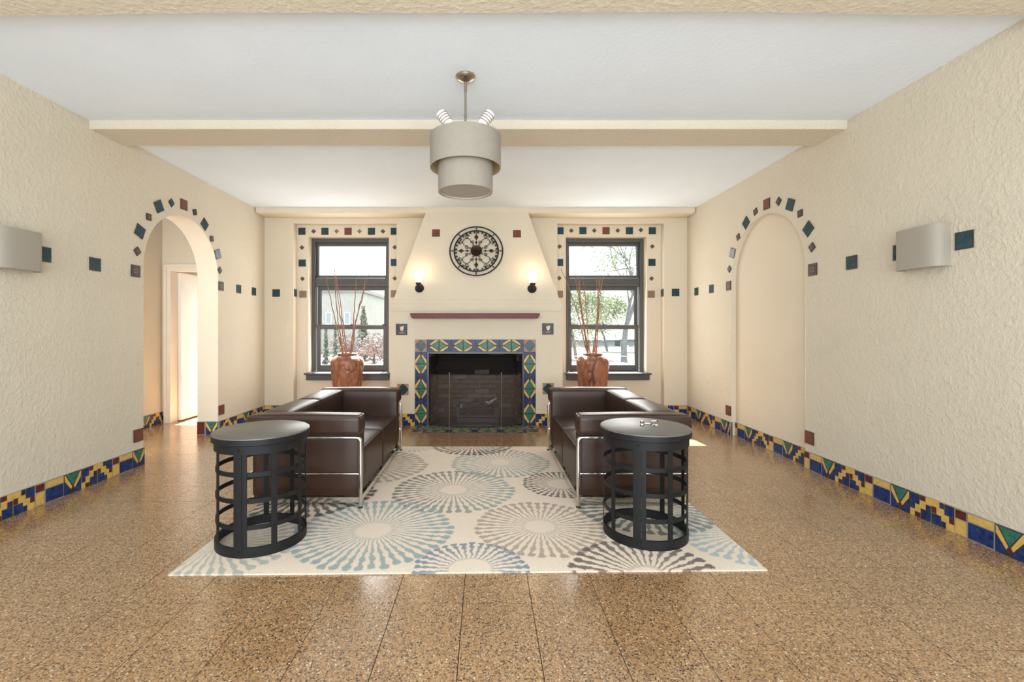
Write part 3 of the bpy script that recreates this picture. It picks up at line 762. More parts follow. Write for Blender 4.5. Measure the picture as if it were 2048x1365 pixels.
BR = {(k, l): brick_mesh('brick', M[k], bw * l) for k in ('firebrick', 'fb_pale', 'fb_black') for l in (1, 0.5)}
def brick_wall(p0, p1, zmax, seed):
    rr = random.Random(seed)
    a, c = Vector(p0), Vector(p1); d = (c - a); Lw = d.length; u = d.normalized(); n = Vector((-u.y, u.x, 0))
    z = bh / 2; row = 0
    while z < zmax:
        s = 0.0 if row % 2 == 0 else -bw / 2
        while s < Lw - 0.01:
            s0, s1 = max(0, s), min(Lw, s + bw)
            if s1 - s0 > 0.03:
                f = (s1 - s0) / bw; l = 1 if f > 0.6 else 0.5
                k = 'fb_black' if z > 0.62 and rr.random() < 0.86 else rr.choice(['firebrick', 'firebrick', 'firebrick', 'fb_pale'])  # mostly near-black bricks higher up
                ctr = a + u * ((s0 + s1) / 2) + Vector((0, 0, z)) - n * rr.uniform(0, 0.004)
                sc = f / l
                mm = Matrix(((u.x * sc, n.x, 0, ctr.x), (u.y * sc, n.y, 0, ctr.y), (0, 0, 1, ctr.z), (0, 0, 0, 1)))
                o = link('brick', BR[(k, l)], firebox, mm); o.matrix_parent_inverse = Matrix.Identity(4)
                o.matrix_parent_inverse = pmat(fp).inverted() @ Matrix.Identity(4) if False else Matrix.Identity(4)
            s += bw
        z += bh; row += 1
brick_wall((FBX0, FBY, 0), (FBX1, FBY, 0), 1.0, 1)
brick_wall((OX0, FY + 0.03, 0), (FBX0, FBY, 0), 1.0, 2)
brick_wall((FBX1, FBY, 0), (OX1, FY + 0.03, 0), 1.0, 3)
mb = MB()
mb.box(OX0 - 0.03, OX0, FY - 0.006, FY + 0.06, 0, OZ + 0.03, M['steel']); mb.box(OX1, OX1 + 0.03, FY - 0.006, FY + 0.06, 0, OZ + 0.03, M['steel'])
mb.box(OX0, OX1, FY - 0.006, FY + 0.06, OZ, OZ + 0.03, M['steel'])
bevel(mb.build('firebox_frame', fp), 0.002, 1)
# hearth
hx0, hx1 = sx0 - 0.01, sx1 + 0.01
mb = MB(); mb.box(hx0, hx1, 5.44, FY - 0.002, 0.0, 0.004, M['t_line'])
hearth = mb.build('hearth', fp)
def flat(k, x, y, w, d, rot):
    u = Vector((math.cos(rot), math.sin(rot), 0)); v = Vector((-math.sin(rot), math.cos(rot), 0)); n = Vector((0, 0, -1))
    U, V = u * w, v * d; o = Vector((x, y, 0.004)) - U / 2 - V / 2
    mm = Matrix(((U.x, n.x * .3, V.x, o.x), (U.y, n.y * .3, V.y, o.y), (U.z, n.z * .3, V.z, o.z), (0, 0, 0, 1)))
    link('hearth_tile', TILE[k], hearth, mm).matrix_parent_inverse = Matrix.Identity(4)
hw6 = (hx1 - hx0) / 10.0; hd = 0.137
for k in range(10):
    flat('S' if k in (0, 9) else 'V', hx0 + hw6 * (k + 0.5), 5.44 + hd / 2, (hw6 if k in (0, 9) else hd) - 0.002, (hd if k in (0, 9) else hw6) - 0.002, 0 if k in (0, 9) else (-PI / 2 if k % 2 else PI / 2))
for r_ in range(2):
    for x in (hx0 + hw6 / 2, hx1 - hw6 / 2): flat('V', x, 5.44 + hd * (r_ + 1.5), hw6 - 0.002, hd - 0.002, 0 if r_ == 0 else PI)
for r_ in range(2):
    a = hx0 + hw6; c = hx1 - hw6; n = 11; w = (c - a) / n
    for k in range(n + (1 if r_ else 0)):
        q0 = max(a, a + w * (k - (0.5 if r_ else 0))); q1 = min(c, a + w * (k + 1 - (0.5 if r_ else 0)))
        flat('green', (q0 + q1) / 2, 5.44 + hd * (r_ + 1.5), q1 - q0 - 0.004, hd - 0.004, 0)

# fire screen
fs = thing('fire_screen', (-0.12, 5.68, 0.01), 'curved black wire mesh fire screen standing on the tiled hearth', 'fire screen')
def screen_pt(t):
    x = -0.700 + 1.155 * t; bow = 0.155 * (1 - (2 * t - 1) ** 2) ** 0.8
    return x, 5.835 - bow
mb = MB(); n = 40
mb.grid([[(*screen_pt(i / n), z) for z in (0.03, 0.35, 0.648)] for i in range(n + 1)], M['mesh'])
mb.build('mesh_panel', fs, smooth=60)
for nm, z, r in (('top_rail', 0.65, 0.0035), ('bottom_rail', 0.028, 0.006)):
    mb = MB(); mb.tube([(*screen_pt(i / n), z) for i in range(n + 1)], r, M['bronze'] if z > .1 else M['black'], 6); mb.build(nm, fs, smooth=60)
for t in (0.222, 0.775, 0.004, 0.996):
    x, y = screen_pt(t); mb = MB(); mid = 0.1 < t < 0.9
    mb.tube([(x, y - 0.006, 0.02), (x, y - 0.006, 0.672 if mid else 0.648)], 0.006 if mid else 0.005, M['nickel'] if mid else M['black'], 8)
    if mid: mb.lathe([(0, -0.009), (0.009, -0.004), (0.009, 0.004), (0, 0.009)], M['nickel'], 10, (x, y - 0.006, 0.676)); mb.lathe([(0, -0.006), (0.012, -0.003), (0.012, 0.006), (0.005, 0.010)], M['nickel'], 10, (x, y - 0.012, 0.018))
    mb.build('post', fs, smooth=40)

# log basket
lg = thing('fire_grate', (-0.10, 6.12, 0.002), 'black iron fire grate in the firebox under the logs', 'grate')
gx0, gx1, gy0, gy1 = -0.355, 0.145, 6.02, 6.24
mb = MB(); mb.box(gx0 + 0.03, gx1 - 0.03, gy0 + 0.01, gy1, 0.075, 0.095, M['black']); mb.build('tray', lg)
mb = MB()
for z in (0.185, 0.10): mb.tube([(gx0, gy0, z), (gx1, gy0, z)], 0.008, M['black'], 8)
mb.box(gx0, gx1, gy0 - 0.004, gy0 + 0.008, 0.01, 0.06, M['black']); mb.build('front_rail', lg, smooth=40)
for k in range(8):
    x = gx0 + 0.045 + (gx1 - gx0 - 0.09) * k / 7; mb = MB()
    mb.tube([(x + 0.018 * math.cos(a), gy0, 0.143 + 0.036 * math.sin(a)) for a in [2 * PI * i / 14 for i in range(14)]], 0.0055, M['black'], 6, closed=True)
    mb.build('scroll', lg, smooth=60)
for x in (gx0, gx1):
    mb = MB(); mb.box(x - 0.018, x + 0.018, gy0 - 0.012, gy0 + 0.02, 0.004, 0.21, M['black']); mb.lathe([(0.02, 0), (0.026, 0.012), (0.016, 0.026), (0, 0.032)], M['black'], 12, (x, gy0 + 0.004, 0.21)); mb.build('post', lg, smooth=30)
for x in (gx0 + 0.04, gx1 - 0.04):
    mb = MB(); mb.box(x - 0.012, x + 0.012, gy1 - 0.03, gy1, 0.002, 0.09, M['black']); mb.build('leg', lg)
logs = [((-0.33, 6.08, 0.215), (0.02, 6.17, 0.235), 0.042, 'charred log lying across the grate, pale at its left end', 0), ((-0.05, 6.09, 0.225), (0.13, 6.12, 0.29), 0.026, 'forked pale-tipped log rising at the right end of the grate', 1), ((-0.30, 6.19, 0.155), (0.10, 6.2, 0.16), 0.05, 'dark log at the back of the grate', 2)]
for a, c, r, lab, q in logs:
    a, c = Vector(a), Vector(c)
    t = thing('log', (a + c) / 2, lab, 'log', 'logs on the grate')
    path = [a.lerp(c, i / 8) + Vector((0, 0.006 * math.sin(i * 2.1), 0.008 * math.sin(i * 1.7))) for i in range(9)]
    mb = MB(); mb.tube(path, [r * (1 + 0.08 * math.sin(i * 2.3)) for i in range(9)], M['log'], 12); mb.build('bark', t, smooth=40)
    if q == 0:
        mb = MB(); d = (c - a).normalized(); mb.tube([a - d * 0.004, a + d * 0.016], [r * 0.9, r * 1.06], M['birch'], 12); mb.build('cut_end', t, smooth=40)['label'] = 'pale cut end'
    if q == 1:
        for e0, e1 in (((0.07, 6.08, 0.262), (0.145, 6.06, 0.315)), ((0.05, 6.07, 0.25), (0.0, 6.05, 0.27))):
            mb = MB(); mb.tube([e0, e1], [0.022, 0.012], M['birch'], 10); mb.build('stub', t, smooth=40)['label'] = 'pale broken stub'

# ------------------------------------------------------------------ iron medallion on the hood
mz = 2.21; my = hood_y(mz)
for _ in range(4): my = hood_y(mz); mz = CH + (CY - 502) * my / F
mc = px(952.5, 502, my - 0.03)
md = thing('wall_medallion', mc, 'round dark iron scrollwork medallion hung on the hood above the mantel', 'wall ornament')
TILT = Matrix.Rotation(-hood_t, 4, 'X')
MEDM = Matrix.Translation(mc) @ TILT
def med(b, nm, lab=None, smooth=50):
    o = link(nm, b.mesh(nm, smooth), md, MEDM)
    if lab: o['label'] = lab
    return o
def circ(r, n=64, c=(0, 0), y=0): return [(c[0] + r * math.cos(2 * PI * i / n), y, c[1] + r * math.sin(2 * PI * i / n)) for i in range(n)]
RM = 0.342
b = MB(); b.tube(circ(RM, 72), 0.009, M['black'], 8, closed=True); med(b, 'outer_ring')
b = MB(); b.tube(circ(RM * 0.835, 72), 0.0095, M['black'], 8, closed=True); med(b, 'inner_ring')
for k in range(8):
    a = k * PI / 4; d = Vector((math.cos(a), 0, math.sin(a)))
    b = MB(); q = [d * (RM * f) for f in (0.835, 0.89, 0.92, 0.95, 1.0)]
    b.tube(q, [0.003, 0.004, 0.011, 0.004, 0.003], M['black'], 8); med(b, 'spoke')
for k in range(4):
    a = k * PI / 2; d = Vector((math.cos(a), 0, math.sin(a))); s = Vector((-math.sin(a), 0, math.cos(a)))
    b = MB()
    def dia(r0, r1, w, th=0.006):
        m_ = (r0 + r1) / 2
        p = [d * r0, d * m_ + s * w, d * r1, d * m_ - s * w]
        f = Vector((0, -th, 0)); c = d * m_ + f * 2
        for i in range(4): b.poly([p[i], p[(i + 1) % 4], c], M['bronze']); b.poly([p[(i + 1) % 4], p[i], d * m_ - f], M['bronze'])
    dia(0.155, 0.235, 0.028); dia(0.095, 0.145, 0.016)
    b.tube([d * 0.088, d * 0.29], 0.0042, M['black'], 6); med(b, 'finial', smooth=10)
def spiral(c, r0, a0, turns, sg=1, n=22, sh=0.25):
    return [(c[0] + r0 * (1 - (1 - sh) * i / n) * math.cos(a0 + sg * turns * 2 * PI * i / n), 0, c[1] + r0 * (1 - (1 - sh) * i / n) * math.sin(a0 + sg * turns * 2 * PI * i / n)) for i in range(n + 1)]
for k in range(4):
    a = PI / 4 + k * PI / 2; d = (math.cos(a), math.sin(a))
    b = MB(); c = (d[0] * 0.175, d[1] * 0.175)
    b.tube([(c[0] + 0.052 * math.cos(a + t), 0, c[1] + 0.052 * math.sin(a + t)) for t in [-2.5 + 5.0 * i / 30 for i in range(31)]], 0.0042, M['black'], 6); med(b, 'loop')
    for sg in (-1, 1):
        b = MB(); aa = a + sg * 0.42; cc = (math.cos(aa) * 0.135, math.sin(aa) * 0.135)
        b.tube(spiral(cc, 0.024, a + PI - sg * 0.3, 1.4, sg), 0.0042, M['black'], 6); med(b, 'scroll')
        b = MB(); aa = a + sg * 0.30; cc = (math.cos(aa) * 0.09, math.sin(aa) * 0.09)
        b.tube(spiral(cc, 0.014, a + PI, 1.2, -sg), 0.003, M['black'], 6); med(b, 'scroll')
        b = MB(); aa = a + sg * 0.25; cc = (math.cos(aa) * 0.238, math.sin(aa) * 0.238)
        b.tube(spiral(cc, 0.030, a + sg * 2.2, 1.5, -sg), 0.0042, M['black'], 6); med(b, 'scroll')
bs = MB(); bs.tube(spiral((0, 0), 0.0145, 0, 1.5, 1, 16), 0.0036, M['black'], 5); bme = bs.mesh('scroll', 50)
for k in range(32):
    a = 2 * PI * (k + 0.5) / 32
    link('scroll', bme, md, MEDM @ Matrix.Translation((math.cos(a) * 0.264, 0, math.sin(a) * 0.264)) @ Matrix.Rotation(-a * (1 if k % 2 else -1), 4, 'Y'))
b = MB(); n = 40; rows = []
for r, y in ((0.074, 0.006), (0.074, -0.010), (0.069, -0.014), (0.062, -0.010)):
    rows.append([(r * math.cos(2 * PI * j / n), y, r * math.sin(2 * PI * j / n)) for j in range(n)])
for r, y in ((0.055, -0.018), (0.04, -0.010), (0.03, -0.018), (0.018, -0.010), (0.012, -0.024), (0.0, -0.027)):
    rows.append([(r * (1 + 0.12 * math.cos(8 * 2 * PI * j / n)) * math.cos(2 * PI * j / n), y, r * (1 + 0.12 * math.cos(8 * 2 * PI * j / n)) * math.sin(2 * PI * j / n)) for j in range(n)])
b.grid(rows, M['bronze'], cv=True); med(b, 'centre_boss', smooth=40)

# ------------------------------------------------------------------ lit sconces on the hood
def candle(x, y, lab):
    z = 1.74; Y = hood_y(z)
    for _ in range(4): Y = hood_y(z); z = CH + (CY - y) * Y / F
    p = px(x, y, Y)
    t = thing('wall_sconce', p, lab, 'wall lamp', 'lit sconces on the fireplace hood')
    b = MB(); n = 28
    b.lathe([(0.0, 0.045), (0.022, 0.043), (0.03, 0.032), (0.05, 0.022), (0.058, 0.010), (0.060, -0.02)], M['black'], n)
    o = link('backplate', b.mesh('backplate', 40), t, Matrix.Translation(p) @ Matrix.Rotation(PI / 2 - hood_t, 4, 'X'))
    b = MB(); q = p + Vector((0, -0.03, 0)); b.tube([q, q + Vector((0, -0.04, 0.0)), q + Vector((0, -0.06, 0.015)), q + Vector((0, -0.065, 0.04))], 0.010, M['black'], 10); b.build('arm', t, smooth=50)
    s = q + Vector((0, -0.065, 0.035))
    b = MB(); b.lathe([(0.0, 0), (0.028, 0.004), (0.036, 0.018), (0.034, 0.03), (0.0, 0.03)], M['black'], 24, s); b.build('socket', t, smooth=40)
    b = MB(); b.lathe([(0.030, 0.026), (0.044, 0.045), (0.050, 0.09), (0.060, 0.152), (0.057, 0.152), (0.047, 0.09), (0.041, 0.048), (0.0, 0.03)], M['glow'], 28, s); b.build('lamp_shade', t, smooth=40)
    d = bpy.data.lights.new('bulb', 'POINT'); d.energy = 1.1; d.color = (1.0, 0.74, 0.46); d.shadow_soft_size = 0.03
    l = bpy.data.objects.new('bulb', d); COL.objects.link(l); l.parent = t; l.location = Vector((0, -0.095, 0.23)); 
candle(839, 577, 'lit black sconce with glass shade on the hood, beside the left window')
candle(1064, 578, 'lit black sconce with glass shade on the hood, beside the right window')

# flat unlit sconces on the side walls
def flat_sconce(x, y, sg, lab):
    t = thing('wall_sconce', (x, y, 1.602), lab, 'wall lamp', 'cream curved sconces on the side walls')
    hl, dp, h0, h1 = 0.155, 0.105, 1.602, 1.862
    n = 28; arc = []
    for i in range(n + 1):
        a = PI * i / n; c_, s_ = math.cos(a), math.sin(a)
        ex = 0.55
        arc.append((x + sg * dp * abs(s_) ** ex, y - hl * (abs(c_) ** 0.8) * (1 if c_ > 0 else -1)))
    b = MB(); b.grid([[(ax, ay, h0), (ax, ay, h0 + 0.006), (ax, ay, h1 - 0.004), (ax, ay, h1)] for ax, ay in arc], M['sconce'])
    inn = [(x + (ax - x) * 0.94, y + (ay - y) * 0.96) for ax, ay in arc]
    b.grid([[(ax, ay, h0), (ax, ay, h1)] for ax, ay in inn][::-1], M['sconce'])
    for z in (h0, h1): b.grid([[(a[0], a[1], z), (c[0], c[1], z)] for a, c in zip(arc, inn)], M['sconce'])
    b.build('lamp_shade', t, smooth=40)
    b = MB(); b.box(min(x, x + sg * 0.02), max(x, x + sg * 0.02), y - 0.1, y + 0.1, h0 + 0.04, h1 - 0.04, M['sconce']); b.build('backplate', t)
    b = MB(); b.lathe([(0.0, 0.0), (0.014, 0.002), (0.014, 0.04), (0.028, 0.07), (0.024, 0.1), (0, 0.115)], M['bulb'], 16, (x + sg * 0.05, y, h0 + 0.06)); b.build('bulb', t, smooth=40)
flat_sconce(XL, 3.015, 1, 'cream curved wall sconce covering part of a teal tile on the left wall')
flat_sconce(XR, 2.962, -1, 'cream curved wall sconce between two teal tiles on the right wall')

# ------------------------------------------------------------------ pendant lamp
PXc, PYc = -0.128, 2.977
pd = thing('pendant_lamp', (PXc, PYc, 2.09), 'two-tier cream drum pendant lamp hanging from the ceiling on a metal rod', 'ceiling lamp')
b = MB(); b.lathe([(0.0, HC), (0.062, HC), (0.064, HC - 0.008), (0.055, HC - 0.022), (0.030, HC - 0.036), (0.010, HC - 0.042), (0.010, HC - 0.06), (0, HC - 0.06)], M['nickel'], 36, (PXc, PYc, 0)); b.build('canopy', pd, smooth=30)
b = MB(); b.tube([(PXc, PYc, HC - 0.04), (PXc, PYc, 2.2)], 0.0075, M['nickel'], 12); b.tube([(PXc, PYc, HC - 0.05), (PXc, PYc, HC - 0.10)], 0.0105, M['nickel'], 12); b.tube([(PXc, PYc, 2.575), (PXc, PYc, 2.59)], 0.0105, M['nickel'], 12); b.build('stem', pd, smooth=40)
def drum(nm, r, z0, z1):
    b = MB(); b.lathe([(r, z0), (r, z1), (r - 0.004, z1)], M['shade'], 72, (PXc, PYc, 0)); b.lathe([(r - 0.004, z1), (r - 0.004, z0), (r, z0)], M['shade_in'], 72, (PXc, PYc, 0))
    return b.build(nm, pd, smooth=40)
drum('outer_shade', 0.226, 2.246, 2.449); drum('inner_shade', 0.174, 2.092, 2.40)
b = MB(); b.lathe([(0.170, 2.094), (0.158, 2.096), (0.156, 2.103), (0.0, 2.103)], M['diffuser'], 64, (PXc, PYc, 0)); b.build('diffuser', pd, smooth=30)
for k in range(3):
    a = k * 2 * PI / 3 + 0.5; b = MB(); b.tube([(PXc, PYc, 2.40), (PXc + 0.224 * math.cos(a), PYc + 0.224 * math.sin(a), 2.40)], 0.004, M['nickel'], 6); b.build('strut', pd, smooth=40)
for sg in (-1, 1):
    mm = Matrix.Translation((PXc + sg * 0.112, PYc + 0.0, 2.535)) @ Matrix.Rotation(sg * 0.62, 4, 'Y')
    b = MB(); b.lathe([(0.0, -0.09), (0.014, -0.088), (0.014, -0.05), (0.03, -0.03), (0.034, 0.0), (0.034, 0.075), (0.03, 0.085), (0.0, 0.088)], M['bulb'], 20)
    o = link('bulb', b.mesh('bulb', 30), pd, mm)
    for z in (0.012, 0.030, 0.048, 0.066):
        b = MB(); b.lathe([(0.034, z - 0.004), (0.0365, z - 0.003), (0.0365, z + 0.003), (0.034, z + 0.004)], M['fins'], 20)
        f = link('light_strip', b.mesh('light_strip'), o); f.matrix_parent_inverse = Matrix.Identity(4)
    b = MB(); b.tube([(0, 0, -0.09), (-sg * 0.03, 0, -0.16)], 0.012, M['nickel'], 8); s = link('socket', b.mesh('socket', 40), pd, mm)

# ------------------------------------------------------------------ rug
RGX0, RGX1, RGY0, RGY1 = -1.567, 1.418, 2.315, 4.787
def rug_mat():
    m, N, L, b = new_mat('rug_pile')
    b.inputs['Roughness'].default_value = 0.95; b.inputs['Specular IOR Level'].default_value = 0.1
    b.inputs['Sheen Weight'].default_value = 0.15
    g = bpy.data.node_groups.new('rug_burst', 'ShaderNodeTree')
    for nm, ty in (('Pos', 'NodeSocketVector'), ('Centre', 'NodeSocketVector'), ('Rin', 'NodeSocketFloat'), ('Rout', 'NodeSocketFloat'), ('Petals', 'NodeSocketFloat'), ('Strength', 'NodeSocketFloat'), ('Base', 'NodeSocketColor'), ('ColA', 'NodeSocketColor'), ('ColB', 'NodeSocketColor'), ('Noise', 'NodeSocketFloat')):
        g.interface.new_socket(nm, in_out='INPUT', socket_type=ty)
    g.interface.new_socket('Color', in_out='OUTPUT', socket_type='NodeSocketColor')
    gn, gl = g.nodes, g.links
    gi = gn.new('NodeGroupInput'); go = gn.new('NodeGroupOutput')
    def I(k): return gi.outputs[k]
    def ma(op, a, bb=None, c=None, clamp=False):
        n = gn.new('ShaderNodeMath'); n.operation = op; n.use_clamp = clamp
        for i, x in enumerate((a, bb, c)):
            if x is None: continue
            if isinstance(x, (int, float)): n.inputs[i].default_value = x
            else: gl.new(x, n.inputs[i])
        return n.outputs[0]
    sb = gn.new('ShaderNodeVectorMath'); sb.operation = 'SUBTRACT'; gl.new(I('Pos'), sb.inputs[0]); gl.new(I('Centre'), sb.inputs[1])
    sp = gn.new('ShaderNodeSeparateXYZ'); gl.new(sb.outputs[0], sp.inputs[0])
    x, y = sp.outputs[0], sp.outputs[1]
    r = ma('SQRT', ma('ADD', ma('MULTIPLY', x, x), ma('MULTIPLY', y, y)))
    th = ma('ARCTAN2', y, x)
    u = ma('MULTIPLY', th, ma('DIVIDE', I('Petals'), 2 * PI))
    iw = ma('FLOOR', u)
    ph = ma('ABSOLUTE', ma('SUBTRACT', ma('FRACT', u), 0.5))       # 0 on the petal line, 0.5 between petals
    rnd = ma('FRACT', ma('MULTIPLY', ma('SINE', ma('MULTIPLY', iw, 12.99)), 43.7))
    t = ma('DIVIDE', ma('SUBTRACT', r, I('Rin')), ma('SUBTRACT', I('Rout'), I('Rin')))
    bead = ma('COSINE', ma('ADD', ma('MULTIPLY', t, 27.0), ma('MULTIPLY', rnd, 2.5)))
    w = ma('ADD', ma('MULTIPLY_ADD', t, 0.13, 0.22), ma('MULTIPLY', ma('MULTIPLY', bead, t), 0.12))
    w = ma('ADD', w, ma('MULTIPLY', ma('SUBTRACT', I('Noise'), 0.5), 0.34))
    mk = ma('MULTIPLY', ma('SUBTRACT', w, ph), 7.5, None, True)
    end = ma('MULTIPLY', ma('SUBTRACT', ma('SUBTRACT', 1.0, ma('MULTIPLY', rnd, 0.07)), t), 28.0, None, True)
    st_ = ma('MULTIPLY', t, 40.0, None, True)
    mk = ma('MULTIPLY', ma('MULTIPLY', mk, end), st_)
    fade = ma('MULTIPLY_ADD', t, 0.3, 0.75, True)
    mk = ma('MULTIPLY', ma('MULTIPLY', mk, I('Strength')), ma('MULTIPLY', fade, ma('MULTIPLY_ADD', I('Noise'), 0.8, 0.62, True)))
    ring = ma('MULTIPLY', ma('SUBTRACT', 0.06, ma('ABSOLUTE', t)), 16.0, None, True)
    mk = ma('MAXIMUM', mk, ma('MULTIPLY', ma('MULTIPLY', ring, I('Strength')), 0.35))
    cm = gn.new('ShaderNodeMix'); cm.data_type = 'RGBA'; gl.new(ma('MULTIPLY_ADD', ma('DIVIDE', x, I('Rout')), 0.6, 0.5, True), cm.inputs[0]); gl.new(I('ColA'), cm.inputs[6]); gl.new(I('ColB'), cm.inputs[7])
    mx = gn.new('ShaderNodeMix'); mx.data_type = 'RGBA'; gl.new(mk, mx.inputs[0]); gl.new(I('Base'), mx.inputs[6]); gl.new(cm.outputs[2], mx.inputs[7])
    gl.new(mx.outputs[2], go.inputs[0])
    geo = N.new('ShaderNodeNewGeometry')
    def nz(s, d):
        n = N.new('ShaderNodeTexNoise'); n.inputs['Scale'].default_value = s; n.inputs['Detail'].default_value = d; L.new(geo.outputs['Position'], n.inputs['Vector']); return n.outputs['Fac']
    fine = nz(120, 4); soft = nz(5, 3)
    wob = N.new('ShaderNodeTexNoise'); wob.inputs['Scale'].default_value = 26; L.new(geo.outputs['Position'], wob.inputs['Vector'])
    wv = N.new('ShaderNodeVectorMath'); wv.operation = 'MULTIPLY_ADD'; wv.inputs[1].default_value = (0.026, 0.026, 0); L.new(wob.outputs['Color'], wv.inputs[0]); L.new(geo.outputs['Position'], wv.inputs[2])
    base = N.new('ShaderNodeMix'); base.data_type = 'RGBA'; base.inputs[6].default_value = (0.745, 0.60, 0.47, 1); base.inputs[7].default_value = (0.79, 0.685, 0.545, 1); L.new(soft, base.inputs[0])
    colr = base.outputs[2]
    TEAL, SAGE, GREY, BLUE, DARK, TAUPE, BRN, GRN, LBL, PALE = (0.27, 0.345, 0.335), (0.32, 0.365, 0.32), (0.17, 0.155, 0.125), (0.19, 0.23, 0.29), (0.065, 0.045, 0.036), (0.33, 0.25, 0.20), (0.145, 0.095, 0.075), (0.13, 0.155, 0.13), (0.33, 0.42, 0.45), (0.37, 0.34, 0.29)
    bursts = [(-1.02, 4.10, .1, .52, 40, TAUPE, TAUPE, .75), (-1.5, 2.62, .1, .46, 40, PALE, SAGE, .8), (.33, 2.84, .10, .41, 40, TAUPE, (0.33, 0.23, 0.15), .8),
              (.131, 4.204, .10, .46, 42, SAGE, SAGE, .95), (-.135, 4.85, .1, .43, 40, DARK, DARK, .95), (-.24, 3.49, .108, .47, 42, GREY, SAGE, .95),
              (-.672, 2.79, .118, .49, 44, TEAL, TEAL, .95), (.591, 3.618, .115, .31, 36, BRN, BRN, .95), (-1.3, 3.42, .1, .50, 38, DARK, DARK, .95),
              (1.075, 3.163, .10, .47, 40, GRN, GRN, .95), (1.52, 2.74, .1, .42, 40, LBL, LBL, .85), (.80, 2.27, .10, .40, 34, BRN, (0.12, 0.085, 0.07), .97), (-.075, 2.335, .112, .302, 34, BLUE, BLUE, .95),
              (-.75, 4.85, .1, .3, 34, SAGE, SAGE, .6), (.9, 4.85, .1, .3, 34, TAUPE, TAUPE, .5)]
    for (cx, cy, ri, ro, n, ca, cb, s) in bursts:
        q = N.new('ShaderNodeGroup'); q.node_tree = g
        L.new(wv.outputs[0], q.inputs['Pos']); q.inputs['Centre'].default_value = (cx + 0.013, cy + 0.013, 0); q.inputs['Rin'].default_value = ri; q.inputs['Rout'].default_value = ro
        q.inputs['Petals'].default_value = n; q.inputs['Strength'].default_value = s; q.inputs['ColA'].default_value = (*ca, 1); q.inputs['ColB'].default_value = (*cb, 1)
        L.new(fine, q.inputs['Noise']); L.new(colr, q.inputs['Base']); colr = q.outputs[0]
    hs = N.new('ShaderNodeHueSaturation'); rp = N.new('ShaderNodeMapRange'); rp.inputs[1].default_value = 0.3; rp.inputs[2].default_value = 0.7; rp.inputs[3].default_value = 0.86; rp.inputs[4].default_value = 1.12
    L.new(nz(170, 2), rp.inputs[0]); L.new(rp.outputs[0], hs.inputs['Value']); L.new(colr, hs.inputs['Color']); L.new(hs.outputs[0], b.inputs['Base Color'])
    bp = N.new('ShaderNodeBump'); bp.inputs['Strength'].default_value = 0.5; bp.inputs['Distance'].default_value = 0.006; L.new(nz(210, 2), bp.inputs['Height']); L.new(bp.outputs[0], b.inputs['Normal'])
    return m
M['rug'] = rug_mat()
mb = MB()
nx, ny = 60, 50; top = []
fy0 = lambda x: RGY0 - 0.023 + 0.046 * (x - RGX0) / (RGX1 - RGX0)      # the near edge runs very slightly askew
for j in range(ny + 1):
    row = []
    for i in range(nx + 1):
        x = RGX0 + (RGX1 - RGX0) * i / nx; y0 = fy0(x); y = y0 + (RGY1 - y0) * j / ny
        ed = min(i, nx - i, j, ny - j)
        row.append((x, y, 0.012 if ed > 0 else 0.008))
    top.append(row)
mb.grid(top, M['rug'])
edge = [top[0][i] for i in range(nx + 1)] + [top[j][nx] for j in range(1, ny + 1)] + [top[ny][i] for i in range(nx - 1, -1, -1)] + [top[j][0] for j in range(ny - 1, 0, -1)]
mb.grid([[(x, y, 0.0005) for x, y, z in edge], edge], M['rug'], cv=True)
rug = tag(mb.build('area_rug', smooth=60), 'large cream rug with teal, brown and blue starburst rings under the sofas', 'rug')
RZ = 0.012

